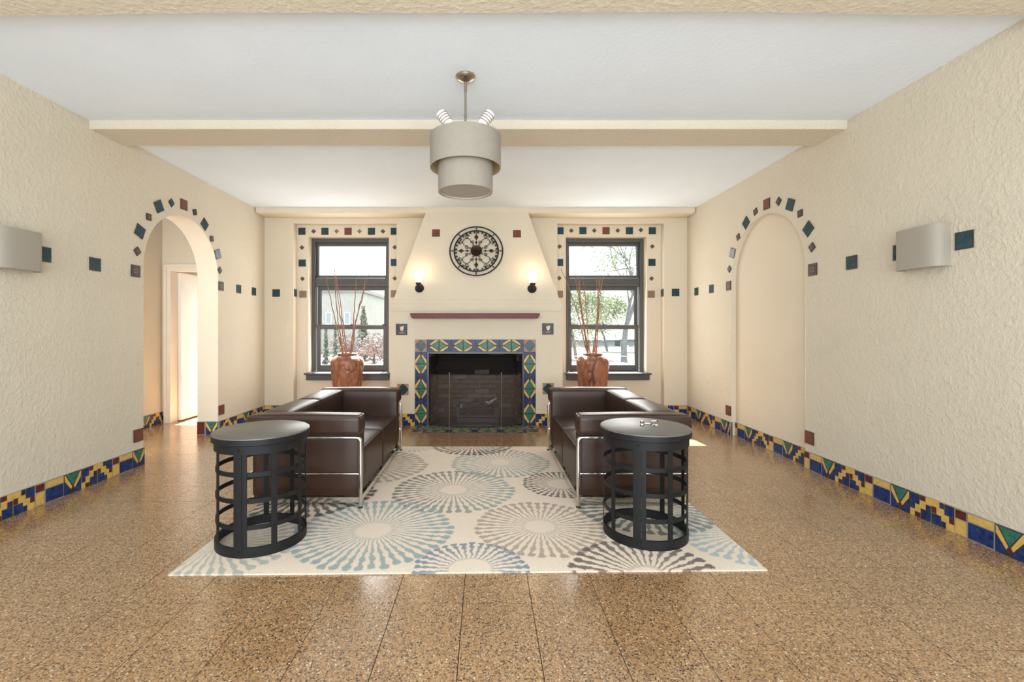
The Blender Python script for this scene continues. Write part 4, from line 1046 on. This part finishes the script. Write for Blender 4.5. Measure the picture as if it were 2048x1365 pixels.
# ------------------------------------------------------------------ sofas (local frame: front at x=0 facing +x, back at x=-0.75)
def rrect(x0, x1, y0, y1, r, z, n=5):
    pts = []
    for cx, cy, a in ((x1 - r, y1 - r, 0), (x0 + r, y1 - r, PI / 2), (x0 + r, y0 + r, PI), (x1 - r, y0 + r, 1.5 * PI)):
        for i in range(n + 1): pts.append((cx + r * math.cos(a + PI / 2 * i / n), cy + r * math.sin(a + PI / 2 * i / n), z))
    return pts
def make_sofa(loc, rot, lab):
    t = thing('sofa', loc, lab, 'sofa', 'brown leather sofas facing each other')
    t.rotation_euler = (0, 0, rot)
    LT_ = M['leather']; parts = []
    def add(b, nm, smooth=50):
        o = b.build(nm, t, smooth=smooth, local=True); return o
    def pip(parent, path, closed=True):
        b = MB(); b.tube(path, 0.0035, M['piping'], 6, closed=closed)
        o = link('piping', b.mesh('piping', 60), parent); o.matrix_parent_inverse = Matrix.Identity(4); return o
    z0 = 0.066
    for a, c in ((-0.608, -0.003), (0.003, 0.608)):
        b = MB(); rbox(b, -0.56, -0.012, a, c, z0, 0.372, LT_, 0.022, 8, (0.006, 0, 0.014)); o = add(b, 'seat_cushion')
        pip(o, rrect(-0.55, -0.016, a + 0.006, c - 0.006, 0.02, 0.369))
    for a, c in ((-0.62, -0.003), (0.003, 0.62)):
        b = MB(); rbox(b, -0.735, -0.525, a, c, 0.375, 0.622, LT_, 0.03, 8, (0.008, 0, 0.010)); o = add(b, 'back_cushion')
        pip(o, rrect(-0.729, -0.531, a + 0.006, c - 0.006, 0.02, 0.613))
    b = MB(); rbox(b, -0.735, -0.60, -0.715, 0.715, z0, 0.50, LT_, 0.02, 8, (0.003, 0, 0)); add(b, 'back_panel')
    for s in (-1, 1):
        a, c = sorted((s * 0.64, s * 0.712))
        b = MB(); rbox(b, -0.742, -0.012, a, c, z0, 0.50, LT_, 0.018, 8, (0, 0.004, 0)); o = add(b, 'arm_panel')
        e = s * 0.7125; pip(o, [(-0.016, e, z0 + 0.02), (-0.016, e, 0.48)], False)
        a, c = sorted((s * 0.625, s * 0.77))
        b = MB(); rbox(b, -0.755, 0.008, a, c, 0.491, 0.626, LT_, 0.024, 8, (0.006, 0.004, 0.010))
        a2, c2 = sorted((s * 0.606, s * 0.70)); rbox(b, -0.60, 0.000, a2, c2, 0.10, 0.618, LT_, 0.022, 8, (0, 0.004, 0)); o = add(b, 'arm_cushion')
        pip(o, rrect(-0.748, 0.002, a + 0.005, c - 0.005, 0.02, 0.617))
    CHR = M['chrome']; L_ = 0.735
    def corner(p, q, r_, n=5):
        return None
    for s in (-1, 1):
        for x, yy in ((0.006, L_), (-0.754, 0.56)):
            b = MB(); b.tube([(x, s * (yy + (0.008 if yy > 0.7 else 0)), 0.004), (x, s * (yy + (0.008 if yy > 0.7 else 0)), 0.447)], 0.0125, CHR, 14); o = add(b, 'leg')
            k = MB(); k.tube([(x, s * (yy + (0.008 if yy > 0.7 else 0)), 0.0), (x, s * (yy + (0.008 if yy > 0.7 else 0)), 0.012)], 0.0145, M['rubber'], 14); f = link('foot', k.mesh('foot', 40), o); f.matrix_parent_inverse = Matrix.Identity(4)
    def rail(z, r, off=0.0, rc_=0.03, drop=0.0):
        pts = []
        x0, x1, y = -0.754, 0.006, L_ + off
        pts.append((x1, -y, z - drop))
        for i in range(6): a = PI / 2 * i / 5; pts.append((x1 - rc_ + rc_ * math.cos(a), -y, z - rc_ + rc_ * math.sin(a)))
        for i in range(6): a = PI / 2 * i / 5; pts.append((x0 + rc_ - rc_ * math.sin(a), -y + rc_ - rc_ * math.cos(a), z))
        for i in range(6): a = PI / 2 * i / 5; pts.append((x0 + rc_ - rc_ * math.cos(a), y - rc_ + rc_ * math.sin(a), z))
        for i in range(6): a = PI / 2 * i / 5; pts.append((x1 - rc_ + rc_ * math.sin(a), y, z - rc_ + rc_ * math.cos(a)))
        pts.append((x1, y, z - drop))
        out_ = [pts[0]]
        for p in pts[1:]:
            if (Vector(p) - Vector(out_[-1])).length > 1e-4: out_.append(p)
        return out_
    b = MB(); b.tube(rail(0.474, 0.0125, off=0.008, drop=0.04), 0.0125, CHR, 14); add(b, 'upper_rail')
    b = MB(); b.tube(rail(0.225, 0.006, off=-0.008, rc_=0.025, drop=0.03), 0.0065, CHR, 10); add(b, 'lower_rod')
    b = MB(); r0 = rrect(-0.745, 0.0, -0.72, 0.72, 0.01, 0.028, 2); r1 = [(x, y, 0.064) for x, y, z in r0]; ri = [(x * 0.985 - 0.005, y * 0.985, z) for x, y, z in r0]; rj = [(x, y, 0.064) for x, y, z in ri]
    b.grid([r0, r1, rj, ri], CHR, cu=True, cv=True); add(b, 'base_rail', 30)
    b = MB()
    for y in (-0.5, 0, 0.5): b.box(-0.72, -0.02, y - 0.02, y + 0.02, 0.04, 0.064, M['black'])
    add(b, 'seat_support')
    return t
make_sofa((-0.847, 3.875, RZ), 0.0, 'brown leather two-seat sofa with chrome frame in front of the left window')
make_sofa((0.632, 3.88, RZ), PI, 'brown leather two-seat sofa with chrome frame in front of the right window')

# ------------------------------------------------------------------ round side tables
def make_table(loc, phi0, lab):
    t = thing('side_table', loc, lab, 'side table', 'round cage side tables')
    T_ = M['table']; r = 0.237
    def add(b, nm, smooth=35): return b.build(nm, t, smooth=smooth, local=True)
    b = MB(); H = 0.645 - RZ
    b.lathe([(0.0, H - 0.004 + 0.004), (0.250, H), (0.2565, H - 0.004), (0.2575, H - 0.010)], M['tabletop'], 72)
    b.lathe([(0.2575, H - 0.010), (0.2575, H - 0.040), (0.253, H - 0.043), (0.0, H - 0.043)], T_, 72); add(b, 'tabletop')
    def band(nm, r0, r1, z0, z1):
        b = MB(); b.lathe([(r0, z0), (r0, z1), (r1, z1), (r1, z0), (r0, z0)], T_, 72); return add(b, nm)
    band('apron', 0.243, 0.234, H - 0.090, H - 0.042)
    band('base_ring', 0.240, 0.226, 0.001, 0.052)
    for z in (0.157, 0.296, 0.436): band('hoop', 0.2345, 0.2305, z - 0.0125, z + 0.0125)
    def bar(nm, phi, w, th, r0):
        b = MB(); n = 4; rows = []
        da = w / r0 / 2
        for rr_ in (r0, r0 + th):
            for z in ((0.01, H - 0.05) if rr_ == r0 else (H - 0.05, 0.01)):
                rows.append([(rr_ * math.sin(phi - da + 2 * da * i / n), -rr_ * math.cos(phi - da + 2 * da * i / n), z) for i in range(n + 1)])
        b.grid(rows, T_, cu=True)
        for i in (0, n): b.poly([rows[q][i] for q in (range(4) if i else range(3, -1, -1))], T_)
        return add(b, nm)
    for k in range(1, 9): bar('bar', phi0 + k * 2 * PI / 9, 0.030, 0.004, 0.2345)
    bar('seam_bar', phi0 - 0.06, 0.042, 0.006, 0.2365); bar('seam_bar', phi0 + 0.085, 0.024, 0.004, 0.2345)
    for z in (0.032, H - 0.066):
        for ph in (phi0 - 0.04,):
            b = MB(); b.lathe([(0.0, 0.007), (0.005, 0.006), (0.008, 0.002), (0.008, 0)], T_, 12)
            o = link('bolt', b.mesh('bolt', 40), t, Matrix.Translation((0.2425 * math.sin(ph), -0.2425 * math.cos(ph), z)) @ Matrix.Rotation(ph, 4, 'Z') @ Matrix.Rotation(PI / 2, 4, 'X')); o.matrix_parent_inverse = Matrix.Identity(4)
    for k in range(1, 9, 2):
        ph = phi0 + k * 2 * PI / 9
        for z in (0.157, 0.296, 0.436):
            b = MB(); b.lathe([(0.0, 0.005), (0.004, 0.0045), (0.006, 0.001), (0.006, 0)], T_, 8)
            o = link('bolt', b.mesh('bolt', 40), t, Matrix.Translation((0.2385 * math.sin(ph), -0.2385 * math.cos(ph), z)) @ Matrix.Rotation(ph, 4, 'Z') @ Matrix.Rotation(PI / 2, 4, 'X')); o.matrix_parent_inverse = Matrix.Identity(4)
    return t
make_table((-1.287, 2.68, RZ), math.radians(0), 'charcoal round cage side table with a bare top, on the rug before the left sofa')
make_table((0.945, 2.759, RZ), math.radians(-25), 'charcoal round cage side table with tiny pale bits on top, before the right sofa')

# tiny things on the right table
TZ = 0.645
def token(x, y, rot, kind, lab):
    t = thing('trinket', (x, y, TZ), lab, 'trinket', 'tiny things on the right side table')
    t.rotation_euler = (0, 0, rot)
    def add(b, nm): return b.build(nm, t, smooth=40, local=True)
    if kind == 0:
        b = MB(); rbox(b, -0.008, 0.008, -0.006, 0.006, 0, 0.010, M['token'], 0.003, 2); add(b, 'body')
        for s in (-1, 1): b = MB(); b.lathe([(0.0045, 0), (0.0045, 0.006), (0, 0.0065)], M['dark_dot'], 10, (s * 0.009, -0.004, 0)); add(b, 'spot')
    else:
        b = MB(); rbox(b, -0.018, 0.016, -0.006, 0.006, 0, 0.007, M['token'], 0.003, 3); add(b, 'body')
        b = MB(); b.lathe([(0.006, 0), (0.006, 0.006), (0, 0.007)], M['dark_dot'], 10, (0.020 if kind == 1 else -0.008, -0.006 if kind == 2 else 0, 0)); add(b, 'spot')
token(0.9625, 2.865, 0.1, 0, 'tiny white token with two dark spots, farther of the pair on the right table')
token(0.930, 2.764, 0.0, 0, 'tiny white token with two dark spots, nearer of the pair on the right table')
token(1.045, 2.883, 0.2, 1, 'tiny pale sliver with a dark end nearest the right sofa on the right table')
token(0.978, 2.80, -0.3, 1, 'tiny pale sliver just beside the two white tokens on the right table')
token(1.005, 2.757, 0.1, 2, 'tiny pale sliver lying nearest the table front on the right table')

# ------------------------------------------------------------------ wooden vases with branches
def vase_mat():
    m, N, L, b = new_mat('teak_root_wood')
    b.inputs['Roughness'].default_value = 0.38
    tc = N.new('ShaderNodeTexCoord'); mp = N.new('ShaderNodeMapping'); mp.inputs['Scale'].default_value = (1, 1, 0.3); L.new(tc.outputs['Object'], mp.inputs[0])
    n = N.new('ShaderNodeTexNoise'); n.inputs['Scale'].default_value = 14; n.inputs['Detail'].default_value = 6; n.inputs['Distortion'].default_value = 1.5; L.new(mp.outputs[0], n.inputs['Vector'])
    r = N.new('ShaderNodeValToRGB'); e_ = r.color_ramp.elements; e_[0].position = 0.3; e_[0].color = (0.155, 0.050, 0.025, 1); e_[1].position = 0.68; e_[1].color = (0.38, 0.155, 0.085, 1); L.new(n.outputs['Fac'], r.inputs[0])
    at = N.new('ShaderNodeAttribute'); at.attribute_name = 'crack'
    mx = N.new('ShaderNodeMix'); mx.data_type = 'RGBA'; mx.inputs[7].default_value = (0.055, 0.022, 0.012, 1); L.new(at.outputs['Fac'], mx.inputs[0]); L.new(r.outputs[0], mx.inputs[6]); L.new(mx.outputs[2], b.inputs['Base Color'])
    return m
M['vase'] = vase_mat()
def make_vase(x, y, seed, lab):
    t = thing('wooden_vase', (x, y, 0), lab, 'vase', 'carved wooden vases by the windows')
    prof = [(0.135, 0.0), (0.140, 0.02), (0.148, 0.12), (0.160, 0.26), (0.175, 0.42), (0.192, 0.58), (0.206, 0.70), (0.212, 0.765), (0.206, 0.80), (0.19, 0.825), (0.165, 0.848), (0.138, 0.862), (0.124, 0.868)]
    # resample
    P_ = []
    for k in range(len(prof) - 1):
        for i in range(7):
            f = i / 7; P_.append((prof[k][0] * (1 - f) + prof[k + 1][0] * f, prof[k][1] * (1 - f) + prof[k + 1][1] * f))
    P_.append(prof[-1])
    n = 120; rows = []; cr = []
    off = Vector((seed * 3.7, seed * 1.3, 0))
    for r, z in P_:
        row = []
        for j in range(n):
            a = 2 * PI * j / n
            q = Vector((math.cos(a) * 0.2 * 9.5, math.sin(a) * 0.2 * 9.5, z * 3.4)) + off
            q += noise.noise_vector(q * 1.3) * 0.35
            d, _ = noise.voronoi(q)
            gap = d[1] - d[0]
            c = max(0.0, 1 - gap / 0.16)
            c *= 0.35 + 0.65 * min(1, max(0, noise.noise(q * 0.9 + Vector((5, 2, 1))) * 2.2 + 0.75))
            lump = noise.noise(q * 1.2) * 0.006
            rr = r * 1.03 - 0.012 * c + lump
            row.append((rr * math.cos(a), rr * math.sin(a), z)); cr.append(c ** 1.6)
        rows.append(row)
    b = MB(); b.grid(rows, M['vase'], cv=True)
    me = bpy.data.meshes.new('vase_body'); me.from_pydata(b.v, [], b.f); me.materials.append(M['vase'])
    at = me.attributes.new('crack', 'FLOAT', 'POINT'); at.data.foreach_set('value', cr)
    for p in me.polygons: p.use_smooth = True
    o = link('body', me, t); o.matrix_parent_inverse = Matrix.Identity(4)
    b = MB(); b.lathe([(0.118, 0.860), (0.128, 0.868), (0.130, 0.880), (0.127, 0.892), (0.118, 0.897), (0.108, 0.892), (0.104, 0.80), (0.0, 0.78)], M['vase'], 48)
    o = link('rim', b.mesh('rim', 50), t); o.matrix_parent_inverse = Matrix.Identity(4)
    b = MB(); b.poly([(0.134 * math.cos(2 * PI * j / 40), 0.134 * math.sin(2 * PI * j / 40), 0.001) for j in range(40)][::-1], M['vase']); o = link('base', b.mesh('base'), t); o.matrix_parent_inverse = Matrix.Identity(4)
    return t
VY = 6.2
vl = px(694.5, 700, VY); vr = px(1185.4, 700, VY)
make_vase(vl.x, VY, 1, 'reddish carved wooden vase with branches before the left window, behind the left sofa')
make_vase(vr.x, VY, 2, 'reddish carved wooden vase with branches before the right window, behind the right sofa')
def branch(pts, dy, seed, lab, grp):
    """pts: outline points of one branch, tip first"""
    rr = random.Random(seed); n = len(pts); path = []; rad = []
    base_y = VY + rr.uniform(-0.03, 0.03)
    W_ = []
    for i, (x, y) in enumerate(pts):
        f = i / (n - 1); W_.append(px(x, y, base_y + dy * (1 - f)))
    low = W_[-1] + (W_[-1] - W_[-2]).normalized() * 0.12; low.x = (low.x + (vl.x if low.x < 0 else vr.x) * 1) / 2; low.y = VY
    W_.append(low)
    m = 8
    for k in range(len(W_) - 1):
        for i in range(m):
            f = i / m; q = W_[k].lerp(W_[k + 1], f); g = (k + f) / (len(W_) - 1)
            q = q + Vector((noise.noise((g * 13, seed, 0)) * 0.012, noise.noise((g * 11, seed, 7)) * 0.016, 0))
            path.append(q); rad.append(0.0036 + 0.0062 * g * (1 + 0.25 * math.sin(g * 40 + seed)))
    path.append(W_[-1]); rad.append(0.008)
    b = MB(); b.tube(path, rad, M['branch'], 7)
    o = tag(b.build('dried_branch', smooth=60), lab, 'branch', grp)
    return o
LBR = [[(651, 545), (658, 585), (667, 625), (677, 670), (685, 706)], [(668.5, 535), (669.5, 560), (672, 600), (677, 650), (686.5, 705)], [(670, 540), (674, 580), (679.5, 625), (684.5, 660), (690, 704)], [(672, 550), (678, 585), (684, 630), (689, 670), (693, 706)],
       [(713.5, 542), (711.5, 580), (708.5, 615), (707, 650), (702, 704)], [(739.5, 540), (731, 572), (720, 612), (711, 645), (704.5, 700)], [(731, 557), (726, 585), (717, 620), (709, 655), (700.5, 705)]]
RBR = [[(1122, 538), (1136, 572), (1148, 605), (1161, 648), (1172, 700)], [(1149, 540), (1153, 570), (1158.5, 600), (1165, 640), (1175, 705)], [(1152, 536), (1157, 562), (1160, 590), (1168, 650), (1177, 705)], [(1163, 541), (1169, 580), (1172.5, 620), (1175, 660), (1179, 706)],
       [(1190, 545), (1195, 580), (1196.5, 620), (1194, 655), (1188, 706)], [(1201, 548), (1200, 580), (1197, 620), (1193, 660), (1190, 706)], [(1207, 548), (1203, 575), (1198, 610), (1195.5, 655), (1192.5, 705)], [(1196, 545), (1198, 570), (1196, 605), (1192, 660), (1186, 704)], [(1160, 560), (1158, 580), (1161, 610), (1168, 660), (1180, 705)]]
ORD = ['first', 'second', 'third', 'fourth', 'fifth', 'sixth', 'seventh', 'eighth', 'ninth']
for lst, side, sd in ((LBR, 'left', 0), (RBR, 'right', 20)):
    order = sorted(range(len(lst)), key=lambda i: lst[i][0][0])
    for k, p in enumerate(lst):
        w = ORD[order.index(k)]
        branch(p, (order.index(k) % 3 - 1) * 0.16 + R.uniform(-0.03, 0.03), sd + k, 'thin reddish dried branch in the vase before the %s window, %s tip from its left' % (side, w), 'branches in the %s vase' % side)

# ------------------------------------------------------------------ outside
M['paving'] = mat('pale_paving', (0.15, 0.15, 0.15), 0.9, var=0.1, vscale=2)
M['lawn'] = mat('spring_lawn', (0.085, 0.095, 0.07), 0.95, c2=(0.12, 0.11, 0.09), vscale=0.8)
M['bldg'] = mat('beige_brick', (0.30, 0.30, 0.285), 0.9, var=0.08, vscale=3)
M['house'] = mat('pale_siding', (0.20, 0.225, 0.25), 0.8, var=0.05, vscale=2)
M['roof'] = mat('grey_shingle', (0.22, 0.23, 0.24), 0.9, var=0.15, vscale=6)
M['win_dark'] = mat('far_window_glass', (0.20, 0.26, 0.30), 0.15)
M['trunk'] = mat('grey_bark', (0.11, 0.115, 0.12), 0.9, var=0.2, vscale=5)
M['leaf_pale'] = mat('young_leaf', (0.235, 0.27, 0.17), 0.8, var=0.25, vscale=1.5)
M['leaf_dark'] = mat('evergreen_leaf', (0.13, 0.155, 0.12), 0.8, var=0.3, vscale=1.5)
M['leaf_pink'] = mat('pink_blossom', (0.235, 0.185, 0.18), 0.8, var=0.25, vscale=1.5)
GZ = -0.45
mb = MB(); mb.box(-90, 90, 7.0, 160, GZ - 0.3, GZ, M['lawn'])
struct(mb.build('ground'), 'pale spring lawn outside the windows', 'ground')
mb = MB(); mb.box(-60, 60, 17, 27, GZ, GZ + 0.02, M['paving'])
struct(mb.build('road'), 'pale road outside the windows', 'road')

def building(x0, x1, y0, y1, h, wins, lab, roof, wm):
    t = thing('building', ((x0 + x1) / 2, (y0 + y1) / 2, GZ), lab, 'building')
    b = MB(); b.box(x0, x1, y0, y1, GZ, h, wm); b.build('walls', t)
    b = MB()
    if roof == 'flat': b.box(x0 - 0.2, x1 + 0.2, y0 - 0.2, y1 + 0.2, h, h + 0.25, M['roof'])
    else:
        xm = (y0 + y1) / 2; zz = h + 1.6
        b.poly([(x0 - .3, y0 - .3, h), (x1 + .3, y0 - .3, h), (x1 + .3, xm, zz), (x0 - .3, xm, zz)], M['roof']); b.poly([(x1 + .3, y1 + .3, h), (x0 - .3, y1 + .3, h), (x0 - .3, xm, zz), (x1 + .3, xm, zz)], M['roof'])
        b.poly([(x0, y0, h), (x0, xm, zz), (x0, y1, h)], wm); b.poly([(x1, y0, h), (x1, y1, h), (x1, xm, zz)], wm)
    b.build('roof', t)
    for (a, c, z0, z1) in wins:
        b = MB(); q = 0.05
        b.box(a - q, c + q, y0 - 0.06, y0 + 0.02, z0 - q, z0, M['white_paint']); b.box(a - q, c + q, y0 - 0.06, y0 + 0.02, z1, z1 + q, M['white_paint'])
        b.box(a - q, a, y0 - 0.06, y0 + 0.02, z0, z1, M['white_paint']); b.box(c, c + q, y0 - 0.06, y0 + 0.02, z0, z1, M['white_paint'])
        f = b.build('window', t)
        g = MB(); g.box(a, c, y0 - 0.02, y0 + 0.01, z0, z1, M['win_dark']); link('pane', g.mesh('pane'), f).matrix_parent_inverse = Matrix.Identity(4)
    return t
def at(x, y, Y): p = px(x, y, Y); return p
Yb = 34.0
bx1 = at(720, 0, Yb).x; zt = at(0, 584, Yb).z
wn = []
for wx0 in (653, 690):
    a, c = at(wx0, 0, Yb).x, at(wx0 + 9, 0, Yb).x
    wn.append((a, c, at(0, 648, Yb).z, at(0, 627, Yb).z))
building(bx1 - 9.5, bx1, Yb, Yb + 10, zt, wn, 'beige brick building beyond the left window', 'flat', M['bldg'])
Yh = 42.0
wn = [(at(q, 0, Yh).x, at(q + 8, 0, Yh).x, at(0, 707, Yh).z + 0.55, at(0, 694, Yh).z) for q in (1150, 1176, 1199, 1218)]
building(at(1135, 0, Yh).x, at(1230, 0, Yh).x, Yh, Yh + 7, at(0, 687, Yh).z + 0.3, wn, 'pale house behind the pale green tree beyond the right window', 'gable', M['house'])
wn = [(at(q, 0, Yh).x, at(q + 8, 0, Yh).x, at(0, 707, Yh).z + 0.55, at(0, 694, Yh).z) for q in (1262, 1282)]
building(at(1253, 0, Yh).x, at(1340, 0, Yh).x, Yh + 2, Yh + 9, at(0, 687, Yh).z + 0.3, wn, 'pale house standing right of the big tree trunk beyond the right window', 'gable', M['house'])

def leaves(b, c, rad, n, size, m, rr, shell=0.35):
    c = Vector(c)
    for _ in range(n):
        while True:
            d = Vector((rr.uniform(-1, 1), rr.uniform(-1, 1), rr.uniform(-1, 1)))
            if 0.05 < d.length < 1: break
        d = d.normalized() * (shell + (1 - shell) * rr.random())
        p = c + Vector((d.x * rad[0], d.y * rad[1], d.z * rad[2]))
        a = Vector((rr.gauss(0, 1), rr.gauss(0, 1), rr.gauss(0, 1))).normalized(); q = a.cross(Vector((rr.gauss(0, 1), rr.gauss(0, 1), rr.gauss(0, 1)))).normalized()
        s = size * rr.uniform(0.6, 1.3)
        b.poly([p - a * s, p - q * s * 0.5, p + a * s, p + q * s * 0.5], m)
def limb(b, p, d, ln, r, depth, rr, m):
    path = [p]; q = p.copy(); dd = d.copy()
    for i in range(4):
        dd = (dd + Vector((rr.gauss(0, .12), rr.gauss(0, .12), rr.gauss(0, .07)))).normalized(); q = q + dd * ln / 4; path.append(q.copy())
    b.tube(path, [r * (1 - 0.11 * i) for i in range(5)], m, 7 if depth > 1 else 5)
    if depth > 0:
        for _ in range(3 if depth > 1 else 4):
            f = rr.choice((2, 3, 4, 4)); e_ = Vector((rr.gauss(0, 1), rr.gauss(0, 1), rr.gauss(0.3, .6))).normalized()
            limb(b, path[f], (dd * 0.9 + e_ * 0.8).normalized(), ln * 0.68, r * 0.52, depth - 1, rr, m)
def tree(x, y, h, r, lab, seed, lm=None, blobs=(), nl=1500, ls=0.16, depth=4, name='tree'):
    rr = random.Random(seed)
    t = thing(name, (x, y, GZ), lab, 'tree')
    b = MB(); limb(b, Vector((x, y, GZ)), Vector((0.02, 0, 1)), h * 0.42, r, depth, rr, M['trunk']); b.build('trunk', t, smooth=60)
    if lm:
        b = MB()
        for c, rad in blobs: leaves(b, c, rad, nl // len(blobs), ls, lm, rr)
        me = b.mesh('foliage'); tag(link('foliage', me, t), kind='stuff')
    return t
def shrub(c, rad, lm, lab, seed, nl=900, ls=0.1, name='shrub', cone=False):
    rr = random.Random(seed); t = thing(name, (c[0], c[1], GZ), lab, 'shrub' if name == 'shrub' else 'tree')
    b = MB(); b.tube([(c[0], c[1], GZ), (c[0], c[1], c[2])], [0.08, 0.03], M['trunk'], 6); b.build('stem', t, smooth=60)
    b = MB()
    if cone:
        for i in range(8):
            f = i / 8; leaves(b, (c[0], c[1], c[2] - rad[2] + 2 * rad[2] * f), (rad[0] * (1.05 - f), rad[1] * (1.05 - f), rad[2] / 6), nl // 8, ls, lm, rr, 0.2)
    else: leaves(b, c, rad, nl, ls, lm, rr, 0.3)
    tag(link('foliage', b.mesh('foliage'), t), kind='stuff')
    return t
p = at(1248, 640, 23); tx = p.x
tree(tx, 23, 8.5, 0.17, 'large bare-limbed tree with a thick grey trunk beyond the right window', 3, M['leaf_pale'], [((tx + 0.1, 23.6, 5.2), (2.0, 1.6, 1.4))], 500, 0.10, 4)
for k, (cx, Y, lab) in enumerate(((1152, 26, 'pale green young-leaved tree beyond the right window, behind the vase branches'), (1214, 35, 'pale green young-leaved tree between the branches and the big trunk'))):
    x = at(cx, 0, Y).x; zc_ = at(0, 640, Y).z
    tree(x, Y, 4.6, 0.10, lab, 11 + k, M['leaf_pale'], [((x, Y, zc_), (1.7, 1.2, 1.7)), ((x + 1.0, Y + .4, zc_ + 0.9), (1.3, 1, 1.0)), ((x - 0.9, Y, zc_ - 0.2), (1.2, 1, 1.1)), ((x + 0.2, Y, zc_ + 1.2), (1.3, 1, 0.8))], 4800, 0.085, 3)
x = at(775, 0, 20).x
tree(x + 0.4, 20, 6.0, 0.10, 'bare tree whose blue-grey limb crosses the upper sash of the left window', 8, depth=4)
q = at(727, 685, 24); shrub((q.x, q.y, 1.0), (0.55, 0.5, 1.5), M['leaf_dark'], 'dark evergreen beside the building beyond the left window', 4, 1500, 0.09, 'evergreen_tree', True)
for k, (x_, lab) in enumerate(((652, 'dark small evergreen nearest the window frame beyond the left window'), (671, 'dark small evergreen behind the vase branches beyond the left window'))):
    q = at(x_, 690, 21); shrub((q.x, q.y, 0.45), (0.2, 0.2, 0.95), M['leaf_dark'], lab, 40 + k, 800, 0.07, 'evergreen_tree', True)
for k, (x_, Y, lab) in enumerate(((748, 22, 'pink blossoming shrub right of the branches beyond the left window'), (690, 23, 'pink blossoming shrub behind the branches beyond the left window'), (765, 26, 'pink blossoming shrub against the window stile beyond the left window'))):
    q = at(x_, 690, Y); shrub((q.x, q.y, 0.32), (0.85, 0.7, 0.75), M['leaf_pink'], lab, 60 + k, 1100, 0.07)
# low wire fence
ft = thing('wire_fence', (at(1200, 0, 15).x, 15, GZ), 'low pale wire fence along the lawn beyond the right window', 'fence')
fz = at(0, 713, 15).z
b = MB(); fx0, fx1 = at(1110, 0, 15).x, at(1320, 0, 15).x
b.tube([(fx0, 15, fz), (fx1, 15, fz)], 0.012, M['white_paint'], 6); b.build('rail', ft)
for k in range(8):
    x = fx0 + (fx1 - fx0) * k / 7; b = MB(); b.tube([(x, 15, GZ), (x, 15, fz)], 0.014, M['white_paint'], 6); b.build('post', ft)
